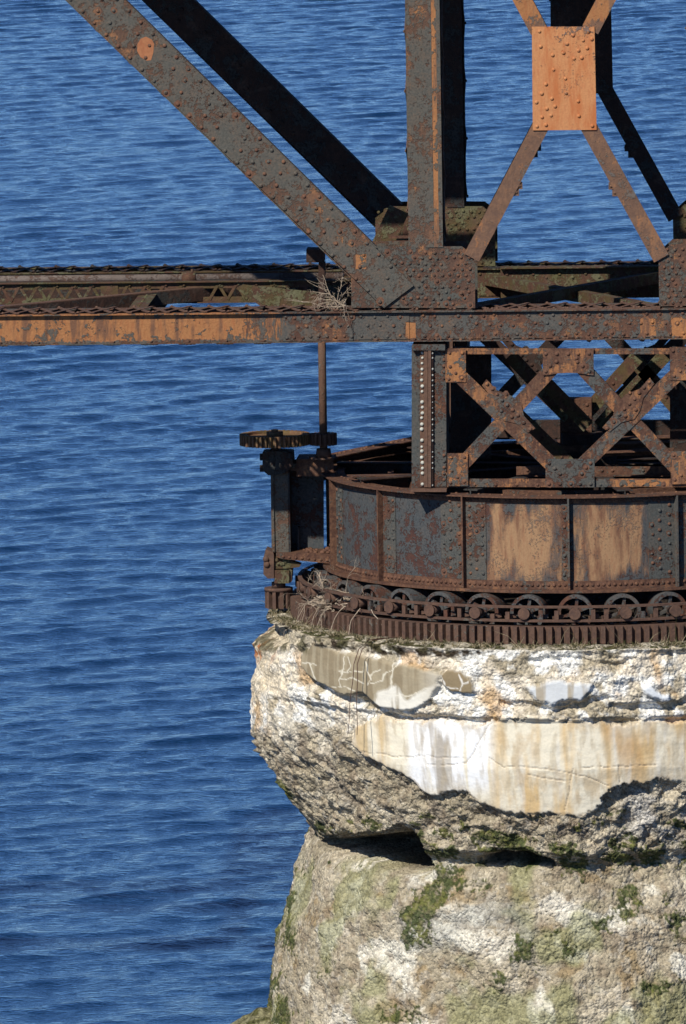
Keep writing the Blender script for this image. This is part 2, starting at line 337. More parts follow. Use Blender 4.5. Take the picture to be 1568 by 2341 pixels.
# ------------------------------------------------------------------ pier
def pier():
    t = NT('weathered_concrete'); pos = t.n('ShaderNodeNewGeometry').outputs['Position']
    at = t.n('ShaderNodeAttribute', attribute_name='Col'); rough = at.outputs['Alpha']
    n1 = t.noise(pos, 34., 5, .7); n2 = t.noise(pos, 11., 6, .65)
    vor = t.n('ShaderNodeTexVoronoi', {'Vector': pos, 'Scale': 24.}); vc = t.n('ShaderNodeSeparateColor', {0: vor.outputs['Color']})
    sp = t.n('ShaderNodeMapRange', {0: vc.outputs[0], 1: 0., 2: 1., 3: .62, 4: 1.42}).outputs[0]
    f = t.math('ADD', t.math('MULTIPLY', t.math('SUBTRACT', sp, 1.), rough), 1.)
    g = t.n('ShaderNodeMapRange', {0: n1, 1: .3, 2: .7, 3: .72, 4: 1.25}).outputs[0]
    g2 = t.n('ShaderNodeMapRange', {0: n2, 1: .3, 2: .7, 3: .86, 4: 1.12}).outputs[0]
    gg = t.math('ADD', t.math('MULTIPLY', t.math('SUBTRACT', t.math('MULTIPLY', g, g2), 1.), t.math('ADD', t.math('MULTIPLY', rough, .8), .2)), 1.)
    m = t.math('MULTIPLY', f, gg); mc = t.n('ShaderNodeCombineColor', {0: m, 1: m, 2: m}).outputs[0]
    t.L.new(t.mix(1., at.outputs['Color'], mc, 'MULTIPLY'), t.b.inputs['Base Color'])
    t.b.inputs['Roughness'].default_value = .92; t.b.inputs['Specular IOR Level'].default_value = .2
    hh = t.math('ADD', t.math('MULTIPLY', n1, .5), t.math('MULTIPLY', vor.outputs['Distance'], -.7)); hh = t.math('ADD', hh, n2)
    hh = t.math('MULTIPLY', hh, t.math('ADD', t.math('MULTIPLY', rough, .94), .06))
    bp = t.n('ShaderNodeBump', {'Height': hh, 'Distance': .05, 'Strength': .9}); t.L.new(bp.outputs[0], t.b.inputs['Normal'])

    th = np.concatenate([np.arange(-180, -106, .9), np.arange(-106, 40, .17), np.arange(40, 180, .9)])
    zt, zb = -2.04, -8.9
    zz = np.arange(zt, zb, -.0145)
    TH, Z = np.meshgrid(np.radians(th), zz); nx = np.sin(TH); ny = -np.cos(TH)
    # left silhouette and front profiles, radii in picture units (160 to the metre)
    L = [(1438, 700), (1455, 735), (1475, 757), (1530, 761), (1560, 771), (1650, 775), (1688, 762), (1720, 741), (1770, 718), (1830, 684), (1880, 640), (1905, 624), (1925, 634), (1945, 646), (2010, 668), (2060, 688), (2130, 710), (2200, 716), (2240, 728), (2330, 744), (2480, 765)]
    lz = np.array([-(y-1079)/160 for y, r in L]); lr = np.array([r for y, r in L])/160
    Fp = [(1484, 741), (1492, 752), (1560, 757), (1642, 757), (1652, 741), (1700, 738), (1760, 733), (1810, 722), (1870, 708), (1915, 694), (1945, 680), (1962, 650), (1975, 640), (2000, 650), (2040, 672), (2150, 702), (2250, 718), (2400, 745), (2560, 765)]
    fz = np.array([-(y-1068-.127*r)/160 for y, r in Fp]); fr = np.array([r for y, r in Fp])/160
    RL = np.interp(-Z, -lz, lr); RF = np.interp(-Z, -fz, fr)
    wl = smooth(math.radians(-50), math.radians(-76), TH)
    R = RF*(1-wl)+RL*wl
    PX, PY = R*nx, R*ny
    xs, ys = proj(np.stack([PX, PY, Z], -1)); xs = xs.copy(); ys = ys.copy()
    front = (ny < .1)
    wx = fbm(PX*1.1, PY*1.1, Z*1.1, 4); wy = fbm(PX*1.1+40, PY*1.1, Z*1.1, 4)
    w2 = fbm(PX*5, PY*5, Z*5, 3)
    X_ = xs+wx*9+w2*4; Y_ = ys+wy*9+w2*4
    def sblob(poly, r=16):
        a = np.zeros(xs.shape)
        for k_ in range(12):
            q = r*(.5 if k_ % 3 == 0 else (1. if k_ % 3 == 1 else 1.8)); a += in_poly(X_+q*math.cos(k_*.5236), Y_+q*math.sin(k_*.5236), poly)
        return a/12*front
    def blob(poly, soft=6, X=None, Y=None):
        X = X_ if X is None else X; Y = Y_ if Y is None else Y; a = np.zeros(X.shape)
        for ox, oy in ((0, 0), (soft, 0), (-soft, 0), (0, soft), (0, -soft)): a += in_poly(X+ox, Y+oy, poly)
        return a/5*front
    face = [(804,1660),(840,1650),(883,1643),(970,1651),(1067,1653),(1111,1658),(1138,1650),(1214,1640),(1268,1646),(1428,1656),(1485,1640),(1568,1650),(1800,1650),(1800,1830),(1700,1795),(1568,1791),(1504,1785),(1420,1800),(1390,1808),(1359,1842),(1329,1867),(1252,1854),(1207,1863),(1161,1857),(1096,1838),(1066,1808),(995,1813),(962,1810),(946,1790),(913,1770),(863,1747),(817,1718),(804,1704)]
    pB = [(682,1500),(715,1473),(761,1482),(814,1493),(880,1506),(930,1523),(1000,1538),(1000,1576),(969,1612),(958,1625),(865,1618),(830,1582),(788,1590),(735,1565),(698,1546),(682,1523)]
    pBw = [(865,1585),(905,1560),(930,1600),(1000,1565),(985,1600),(960,1632),(865,1626)]
    pC = [(1005,1542),(1020,1531),(1050,1531),(1075,1555),(1077,1580),(1030,1582),(1007,1565)]
    pD = [(1205,1572),(1252,1560),(1359,1568),(1355,1583),(1313,1606),(1271,1617),(1237,1610),(1214,1594)]
    pE = [(1466,1568),(1535,1575),(1540,1591),(1493,1596),(1470,1583)]
    w3 = fbm(PX*14, PY*14, Z*14, 3); mf = blob(face, 3, xs+wx*7+w2*7+w3*3, ys+wy*7+w2*7+w3*4); mB = blob(pB, 3); mBw = blob(pBw, 4); mC = blob(pC, 3); mD = blob(pD, 5, xs+wx*12+w2*9, ys+wy*12+w2*9); mE = blob(pE, 5, xs+wx*12+w2*9, ys+wy*12+w2*9)
    sm = np.clip(mf+mB+mC+mD+mE, 0, 1)
    # geometry
    rough = 1-sm
    big = fbm(PX*.9+3, PY*.9, Z*.9, 4, .55); med = fbm(PX*3.1, PY*3.1+7, Z*4.2, 4, .6); wd, wid = worley(PX*7.5, PY*7.5, Z*8.5, 1); wd2, wid2 = worley(PX*17, PY*17, Z*19, 2)
    upper = smooth(1700, 1640, ys+0*xs)*smooth(1470, 1500, ys)
    led = np.abs(fbm(PX*.8, PY*.8, Z*4.5, 3))
    ov = smooth(1640, 1700, ys)*smooth(1990, 1900, ys)
    low = smooth(1930, 1990, ys)
    lump = np.abs(fbm(PX*1.9+2, PY*1.9, Z*2.3, 3))
    dR = rough*(-lump*.13*ov + big*.07*(1+low*.6+ov*.9) + med*.045*(1-.35*low) - led*.05*upper + (wid-.5)*.042*(1-.5*low-.6*upper) + (wid2-.5)*.022*(1-.25*low-.45*upper) - wd2*.015)
    dR = dR*(1-.3*wl); dR -= rough*upper*(.03+.05*smooth(0, .5, big+.2))
    dR -= rough*ov*(1-wl)*.035                                       # concrete broken away behind the smooth facing
    dR += mf*(.0)+ (mB+mC+mD+mE)*.02 + sm*.006*med
    # broken edge at left, hollows under the overhang
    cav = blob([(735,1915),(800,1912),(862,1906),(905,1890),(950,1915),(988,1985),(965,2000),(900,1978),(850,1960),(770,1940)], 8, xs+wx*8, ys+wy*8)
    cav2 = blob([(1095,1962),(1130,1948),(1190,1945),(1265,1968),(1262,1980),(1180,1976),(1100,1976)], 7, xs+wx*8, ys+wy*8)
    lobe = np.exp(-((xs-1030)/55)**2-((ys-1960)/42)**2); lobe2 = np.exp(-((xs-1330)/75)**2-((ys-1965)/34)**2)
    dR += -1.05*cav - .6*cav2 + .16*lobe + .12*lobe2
    g1 = blob([(690,1545),(740,1575),(800,1595),(850,1602),(880,1625),(935,1640),(1060,1640),(1060,1652),(930,1648),(820,1622),(740,1592),(690,1560)], 4)
    dR -= .07*g1*(1-mf)
    g2 = blob([(1138,1600),(1200,1604),(1236,1618),(1290,1622),(1330,1606),(1390,1596),(1400,1606),(1340,1624),(1280,1634),(1225,1630),(1140,1612)], 3)
    g3 = blob([(1395,1618),(1460,1612),(1530,1600),(1600,1590),(1600,1602),(1530,1616),(1470,1628),(1398,1630)], 3)
    g4 = blob([(1190,1506),(1290,1500),(1345,1512),(1420,1524),(1450,1512),(1458,1520),(1425,1536),(1360,1524),(1290,1514),(1200,1518)], 3)
    dR -= .09*(g2+g3)+.06*g4
    bump_l = np.exp(-((Z+4.05)/.28)**2-((np.degrees(TH)+88)/14)**2); dR += .10*bump_l*(.5+med)
    cracks = [[(817,1718),(860,1722),(905,1730),(960,1728),(1010,1730),(1060,1735)],[(1075,1735),(1110,1670),(1125,1655)],[(1120,1733),(1150,1752),(1190,1750),(1240,1757),(1290,1765),(1340,1775),(1390,1795)],[(1205,1770),(1290,1785)],[(1330,1754),(1430,1752),(1500,1748)],[(1310,1757),(1300,1810),(1290,1850)],[(970,1748),(1066,1746),(1075,1735)],[(1160,1478),(1150,1520),(1140,1590),(1135,1640)],[(1415,1750),(1418,1790)]]
    ck = np.zeros(xs.shape)
    for pl in cracks:
        for (x0, y0), (x1, y1) in zip(pl[:-1], pl[1:]):
            dx, dy = x1-x0, y1-y0; qx = xs+w2*3; qy = ys+w2*4; tt = np.clip(((qx-x0)*dx+(qy-y0)*dy)/(dx*dx+dy*dy), 0, 1)
            ck = np.maximum(ck, 1-np.clip(np.hypot(qx-x0-tt*dx, qy-y0-tt*dy)/1.3, 0, 1))
    ck *= front; dR -= ck*.022
    Rr = R+dR
    P = np.stack([Rr*nx, Rr*ny, Z + rough*.02*med], -1)
    # stone colour: stains, lime crust, moss, and painted shade in the hollows
    def C3(*c): return np.array(c)
    lerp = lambda a, b, m_: a*(1-m_[..., None])+b*m_[..., None]
    N = lambda f, o=3, s=0: fbm(PX*f+s, PY*f-s, Z*f+2*s, o)
    st = fbm(TH*14, TH*0+.3, Z*.55, 4); st2 = fbm(TH*34+9, TH*0, Z*.9, 3); st3 = fbm(TH*7+5, TH*0, Z*.4+3, 3)
    col = np.zeros(xs.shape+(3,))+C3(.38, .32, .22)
    col = lerp(col, C3(.5, .43, .31), smooth(-.1, .5, N(1.6)))
    col = lerp(col, C3(.21, .17, .13), smooth(.1, .6, N(2.3, 4, 8))*.7*ov)
    col = lerp(col, C3(.72, .63, .49), upper*smooth(-.35, .15, N(1.8, 4, 3)))
    col = lerp(col, C3(.86, .83, .75), upper*smooth(-.15, .25, N(3.1, 4, 5)))
    col = lerp(col, C3(.55, .34, .15), upper*smooth(.25, .55, N(1.3, 4, 11))*.75)
    left = smooth(700, 600, xs)*smooth(1640, 1560, ys); col = lerp(col, C3(.74, .62, .44), left*.75); col = lerp(col, C3(.42, .16, .06), left*smooth(640, 590, xs)*smooth(.0, .25, N(4, 3, 2))*smooth(1530, 1490, ys))
    lsm = smooth(1600, 1640, ys)*smooth(1760, 1690, ys)*smooth(860, 760, xs)*smooth(600, 640, xs); col = lerp(col, C3(.6, .54, .43), lsm*smooth(-.35, .2, st+N(3)*.5)*.9)
    rgt = smooth(1380, 1480, xs)*smooth(1790, 1830, ys)*smooth(1960, 1880, ys); col = lerp(col, C3(.55, .52, .47), rgt*smooth(-.3, .2, N(2))*.8)
    # smooth facing, washed with lime and rust
    fc = np.zeros(xs.shape+(3,))+C3(.82, .74, .57)
    fc = lerp(fc, C3(.68, .45, .19), smooth(-.2, .45, st)*smooth(1100, 1160, xs)*.85)
    fc = lerp(fc, C3(.5, .28, .1), smooth(.15, .5, st3)*smooth(1120, 1200, xs)*.7*smooth(1820, 1700, ys))
    fc = lerp(fc, C3(.60, .42, .2), smooth(910, 870, xs)*smooth(-.5, .2, st)*.8)
    fc = lerp(fc, C3(.92, .91, .88), np.clip(smooth(920, 950, xs)*smooth(1140, 1105, xs)*smooth(-.5, .0, st2+.35), 0, 1)*smooth(1830, 1780, ys+.2*(xs-1000)*0))
    fc = lerp(fc, C3(.36, .3, .22), smooth(.1, .45, st+st2*.3)*smooth(900, 930, xs)*smooth(1140, 1090, xs)*.8)
    fc = lerp(fc, C3(.75, .7, .6), smooth(.2, .55, st2)*.5)
    fc = lerp(fc, C3(.42, .33, .2), smooth(.0, .5, fbm(TH*45, Z*2.4, Z*0+7, 4))*.4)
    fc = lerp(fc, C3(.5, .33, .15), smooth(.1, .5, fbm(TH*20, Z*2.2, Z*0+4, 4))*.35*smooth(1100, 1150, xs))
    
    fc = lerp(fc, C3(.3, .25, .2), ck*.75)
    mfs = np.clip(blob(face, 9, xs+wx*12+w2*12+w3*8, ys+wy*12+w2*12+w3*10), 0, 1); fc = lerp(fc, C3(.45, .36, .25), (1-smooth(.5, 1., mfs))*.7)
    col = lerp(col, fc*.85, .55*smooth(.0, .6, mfs)*(1-mf)*smooth(-.3, .3, N(5)))
    col = lerp(col, fc, mf)
    gB = np.zeros(xs.shape+(3,))+C3(.27, .215, .135); gB = lerp(gB, C3(.36, .3, .2), smooth(-.2, .4, st2))
    ve = np.zeros(xs.shape)
    for pl in [[(724,330),(715,450),(690,500),(700,540)],[(750,330),(775,400),(740,425)],[(700,440),(850,430)],[(480,370),(500,430),(520,490),(560,520)],[(865,360),(880,430),(905,490),(880,520)],[(900,450),(980,430)],[(1090,390),(1020,450),(990,500),(880,520)],[(400,380),(470,370),(530,390)],[(1055,380),(1060,470),(1045,540)],[(1180,600),(1290,550),(1350,560)],[(1040,600),(1190,600),(1270,640)],[(700,490),(790,480),(850,510)],[(640,540),(740,540),(800,570)],[(1390,470),(1420,540),(1500,545)],[(1510,450),(1530,510),(1520,570)],[(1530,510),(1570,500)]]:
        pl = [(550+.33*a, 1391+.33*b) for a, b in pl]
        for (x0, y0), (x1, y1) in zip(pl[:-1], pl[1:]):
            dx, dy = x1-x0, y1-y0; qx = xs+w2*5; qy = ys+w2*5; tt = np.clip(((qx-x0)*dx+(qy-y0)*dy)/(dx*dx+dy*dy), 0, 1)
            ve = np.maximum(ve, 1-np.clip(np.hypot(qx-x0-tt*dx, qy-y0-tt*dy)/(1.2+2.2*np.abs(w2)), 0, 1))
    ve = np.clip(ve*1.5, 0, 1); gB = lerp(gB, C3(.72, .66, .52), ve*.9)
    gB = lerp(gB, C3(.74, .7, .6), np.clip(mBw+smooth(1595, 1620, ys)+smooth(1562, 1580, ys)*smooth(740, 720, xs), 0, 1)*smooth(-.5, .0, st2+.2))
    gB = lerp(gB, C3(.55, .5, .4), smooth(950, 1000, xs)*.7)
    col = lerp(col, gB, mB); col = lerp(col, lerp(np.zeros(xs.shape+(3,))+C3(.25, .19, .11), C3(.7, .66, .58), ve), mC)
    gD = np.zeros(xs.shape+(3,))+C3(.62, .63, .62); gD = lerp(gD, C3(.42, .36, .27), smooth(-.1, .4, st2)); col = lerp(col, gD, mD); col = lerp(col, C3(.74, .76, .76), mE)
    # crusted dark moss band on the ledge and moss on the lower body
    ldg = blob([(690,1470),(760,1462),(870,1468),(960,1478),(1060,1488),(1130,1492),(1090,1502),(1010,1504),(930,1500),(850,1488),(760,1478),(700,1478)], 3)
    col = lerp(col, C3(.05, .035, .022), ldg*smooth(-.4, .1, N(6))); 
    topm = smooth(1500, 1482, ys)*smooth(.0, .25, N(3, 4, 6)); col = lerp(col, C3(.09, .08, .035), topm*.8*front)
    # lower mass
    col = lerp(col, C3(.68, .63, .51), low*smooth(.22, .4, N(1.25, 5, 21)))
    col = lerp(col, C3(.26, .17, .07), low*smooth(.2, .5, N(1.7, 4, 31))*.6)
    col = lerp(col, C3(.22, .165, .11), (low+ov)*(1-mf)*smooth(.1, .45, N(4.3, 4, 61))*.55)
    col = lerp(col, C3(.5, .45, .36), (low+ov)*(1-mf)*smooth(.25, .5, N(5.3, 4, 71))*.5)
    col = lerp(col, C3(.25, .25, .11), low*smooth(.1, .4, N(.9, 4, 17)+.25*smooth(2150, 2340, ys))*.65)
    col = lerp(col, C3(.33, .34, .31), low*blob([(900,2080),(1010,2095),(1090,2060),(1190,2060),(1225,2120),(1215,2200),(1165,2200),(1180,2120),(1060,2110),(1040,2170),(990,2185),(925,2160),(900,2120)], 14)*.42)
    wp = blob([(1060,2160),(1100,2120),(1185,2120),(1180,2170),(1130,2210),(1110,2180)], 8)+blob([(800,1975),(830,1958),(862,1965),(850,1985),(815,1990)], 5)+blob([(740,2300),(800,2300),(800,2345),(740,2345)], 6)+blob([(815,2170),(860,2155),(870,2190),(830,2195)], 6)+blob([(1200,2070),(1270,2040),(1320,2060),(1270,2090)], 8)
    col = lerp(col, C3(.68, .62, .5), np.clip(wp, 0, 1)*smooth(-.5, -.1, N(5))*.85)
    pc = lambda l: [(517.5+.67*a, 1908+.67*b) for a, b in l]
    mo = sblob(pc([(700,90),(790,90),(830,130),(800,180),(760,260),(700,290),(690,390),(620,380),(570,330),(620,300),(580,280),(650,200),(690,150)]), 14)
    for l in ([(840,150),(905,150),(890,200),(850,200)], [(1120,60),(1240,60),(1210,125),(1120,120)], [(1330,160),(1430,180),(1420,250),(1370,310),(1330,250)], [(1490,170),(1525,180),(1515,245),(1492,240)], [(1240,290),(1330,260),(1330,300),(1260,360),(1240,340)], [(1090,320),(1170,315),(1165,350),(1100,362)], [(1130,390),(1190,360),(1220,390),(1160,440),(1130,430)], [(1410,510),(1560,480),(1568,520),(1430,550)], [(990,330),(1050,340),(1045,440),(975,440)], [(180,310),(240,320),(230,400),(180,390)], [(330,450),(390,450),(370,490),(335,480)], [(880,480),(1000,470),(960,520),(880,510)], [(1510,260),(1568,260),(1568,390),(1530,370)], [(250,70),(320,40),(300,70),(250,130)], [(540,600),(640,590),(640,645),(540,645)]):
        mo = np.maximum(mo, sblob(pc(l), 15)*1.05)
    edge = np.exp(-((ys-(1905+.06*(xs-700)+22*np.sin(xs/95.)))/26)**2)*smooth(640, 700, xs)
    mo = np.maximum(mo, edge*smooth(-.2, .15, N(2.3, 4, 41))*1.0)
    mo = np.maximum(mo, .8*smooth(1840, 1890, ys)*smooth(2000, 1975, ys)*smooth(.08, .3, N(2.9, 4, 51))*(1-mf))
    mo = np.maximum(mo, smooth(700, 650, xs)*smooth(1760, 1800, ys)*smooth(-.1, .3, N(2, 3, 6))*.9)
    mo = mo*(1-np.clip(cav*3, 0, 1))*np.clip(1-smooth(1900, 1915, ys)*smooth(900, 870, xs)*smooth(1990, 1960, ys), 0, 1)
    mo = smooth(.42, .62, mo*.9 + .3*N(2.6, 3, 12) + .5*N(6, 4, 9) + .45*N(19, 3, 3) - .03)*smooth(.0, .06, mo)*.92
    col = lerp(col, lerp(lerp(np.zeros(xs.shape+(3,))+C3(.045, .062, .014), C3(.13, .135, .03), smooth(.0, .5, N(7, 3, 2))), C3(.2, .17, .09), smooth(.1, .4, N(19, 2, 6))*.6), mo)
    P += (np.stack([nx, ny, 0*nx], -1))*(mo*.02*(.5+np.abs(N(16, 2))))[..., None]
    hollow_shade = smooth(.2, .8, cav+cav2); col = lerp(col, C3(.07, .055, .035), hollow_shade*.8)                  # shade of the hollows painted into the colour
    tide = smooth(-7.75, -7.95, Z); col = lerp(col, C3(.06, .06, .03), tide*.8)
    ra = np.clip(rough*(1-.25*low-.3*upper), 0, 1)
    cols = np.concatenate([col, ra[..., None]], -1)
    # close the top inward
    nr, nc = TH.shape; rows = [P]; crow = [cols]
    top = []
    for rr in np.concatenate([np.arange(4.55, 3.85, -.03), [3.5, 2.5, 1.2, .02]])[::-1]:
        tz = zt + .02 + .03*fbm(rr*nx[0]*3, rr*ny[0]*3, nx[0]*0, 3) - .05*smooth(4.3, 4.6, np.full(nc, rr))
        top.append(np.stack([rr*nx[0], rr*ny[0], tz], -1))
    top = np.array(top); k = fbm(top[..., 0]*4, top[..., 1]*4, top[..., 2], 3)
    tc = np.zeros(top.shape)+C3(.5, .44, .33); tc = lerp(tc, C3(.09, .08, .035), smooth(-.1, .25, k)); rt_ = np.hypot(top[..., 0], top[..., 1]); tc = lerp(tc, C3(.035, .025, .018), smooth(4.28, 4.16, rt_)); tc = np.concatenate([tc, np.ones(k.shape+(1,))], -1)  # inside the roller ring the top is painted near-black as shade
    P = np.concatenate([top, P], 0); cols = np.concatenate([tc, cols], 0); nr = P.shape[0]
    idx = np.arange(nr*nc).reshape(nr, nc); idn = np.roll(idx, -1, 1)
    q = np.stack([idx[:-1], idx[1:], idn[1:], idn[:-1]], -1).reshape(-1, 4)
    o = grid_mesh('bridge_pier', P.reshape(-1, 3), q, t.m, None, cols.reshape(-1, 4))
    tag(o, 'crumbling round concrete pier with undercut sides, rust stains and moss, rising from the water', 'bridge pier')
    return t.m
MP = pier()
def rock():
    u = np.linspace(0, 2*math.pi, 90, endpoint=False); v = np.linspace(-.5*math.pi, .5*math.pi, 46); U, V = np.meshgrid(u, v)
    n = np.stack([np.cos(V)*np.cos(U), np.cos(V)*np.sin(U), np.sin(V)], -1)
    r = 1+.22*fbm(n[..., 0]*1.6, n[..., 1]*1.6, n[..., 2]*1.6+5, 4)
    P = n*r[..., None]*np.array([.62, .8, .42]) + np.array([-4.52, -.6, -8.13])
    c = np.zeros(P.shape)+np.array([.24, .22, .12]); m = smooth(0, .3, fbm(P[..., 0]*5, P[..., 1]*5, P[..., 2]*5, 3))[..., None]; c = c*(1-m)+m*np.array([.09, .085, .03])
    idx = np.arange(U.size).reshape(U.shape); idn = np.roll(idx, -1, 1); q = np.stack([idx[:-1], idn[:-1], idn[1:], idx[1:]], -1).reshape(-1, 4)
    o = grid_mesh('rock', P.reshape(-1, 3), q, MP, None, np.concatenate([c, np.ones(U.shape+(1,))], -1).reshape(-1, 4))
    tag(o, 'low mossy boulder at the waterline by the foot of the concrete pier', 'rock')
rock()

# ------------------------------------------------------------------ the swing span: one rigid thing
BR = empty('swing_bridge', (0, 0, 0), 'rusty riveted steel swing bridge span with flaking dark paint and a round turning drum', 'swing bridge')
XC = W(1297, 750, YN).x
ZT = W(784, 712, YN).z; ZB = W(784, 781, YN).z            # bottom chord top and bottom
XL, XR = -16., 17.
CD = .78                                                    # depth of chord box
def mir(x): return 2*XC-x
def rows(mb, x0, x1, zs, Y, sp, jit=.012, skip=.07):
    for k, z in enumerate(zs):
        x = x0 + (sp/2 if k % 2 else 0)
        while x < x1:
            if random.random() > skip: mb.rivet((x+random.uniform(-jit, jit), Y, z+random.uniform(-jit, jit)))
            x += sp
def chord(Y, near):
    m = MB(); th = .02
    for yy, out in ((Y, -1), (Y+CD-th, 1)):
        m.box((XL, yy, ZB), (XR, yy+th, ZT-.016))                                    # web
        lip0, lip1 = (yy-.07, yy-.0015) if out < 0 else (yy+th+.0015, yy+th+.07)
        m.box((XL, yy-.07 if out < 0 else yy-.06, ZT-.015), (XR, yy+th+.06 if out < 0 else yy+th+.07, ZT))  # top angle
        m.box((XL, lip0, ZB-.002), (XR, lip1, ZB+.012))                                # bottom lip
    # splice and cover plates on the front web, rivets
    f = Y-.012
    xa, xb, xc = W(635, 0, Y).x, W(795, 0, Y).x, W(926, 0, Y).x
    m.box((xa, f-.012, ZB+.02), (xb, Y-.0015, ZT-.03)); zs = [ZT-.075, ZT-.19, ZT-.30, ZB+.06]
    rows(m, xa+.05, xb, [ZT-.075, ZT-.20, ZB+.075], f-.012, .115, skip=.05)
    m.box((xb+.004, f, ZB+.03), (xc-.01, Y-.0015, ZT-.03)); rows(m, xb+.12, xc-.05, [ZT-.075, ZT-.20, ZB+.075], f, .18, .01, .05)
    m.box((xc+.15, f-.004, ZB+.03), (mir(xc+.15), Y-.0015, ZT-.03)); rows(m, xc+.2, mir(xc+.2), [ZT-.07, ZT-.2, ZB+.08], f-.004, .165, .015, .12)
    rows(m, xc+.25, mir(xc+.2), [ZB+.02], Y-.02, .15)
    m.box((mir(xc)+.01, f, ZB+.03), (mir(xb)-.004, Y-.0015, ZT-.03)); m.box((mir(xb), f-.012, ZB+.02), (mir(xa), Y-.0015, ZT-.03)); rows(m, mir(xb), mir(xa), [ZT-.075, ZT-.20, ZB+.075], f-.012, .115)
    x = XL
    while x < xa:                                                                       # bottom lacing node rivets
        for d in (-.05, 0, .05): m.rivet((x+d, Y-.035, ZB-.002), (0, 0, -1), .024)
        m.box((x-.12, Y-.06, ZB-.014), (x+.12, Y+.1, ZB-.003)); x += .53
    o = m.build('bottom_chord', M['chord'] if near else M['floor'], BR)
    l = MB(); x = XL; k = 0                                                            # lacing bars over the top and bottom
    while x < XR:
        ins = near and (W(800, 0, Y).x < x < W(1090, 0, Y).x)
        a, b = Y-.03, Y+CD-.05
        for z, s in ((ZT+.007, 1), (ZB+.03, -1)):
            l.bar((x, a, z), (x+.265, b, z), .062, .012, (0, 0, 1)); l.bar((x+.265, b, z+.013*s), (x+.53, a, z+.013*s), .062, .012, (0, 0, 1)); l.bar((x, b, z+.006*s), (x+.265, a, z+.006*s), .055, .01, (0, 0, 1)); l.bar((x+.265, a, z+.019*s), (x+.53, b, z+.019*s), .055, .01, (0, 0, 1))
            for px_, py_ in ((x, a), (x+.265, b), (x+.06, a)): l.rivet((px_, py_, z+.018*s), (0, 0, s), .022)
        x += .53
    x = W(1250, 0, Y).x
    l.box((W(1095, 0, Y).x, Y-.065, ZT+.001), (W(1500, 0, Y).x, Y+.07, ZT+.02))
    for i in range(16): l.rivet((W(1100, 0, Y).x+i*.16, Y+.02, ZT+.02), (0, 0, 1), .024)
    l.build('lacing', M['strip'] if near else M['dark'], o)
chord(YN, True); chord(YF, False)
def P2(x, y, Y): q = W(x, y, Y); return (q.x, q.z)
SHB = W(880, 463, YF).z                                      # shadow edge on the far truss
ZD = SHB + .95*(YF-(YN-.1))                                  # underside of the deck above the picture

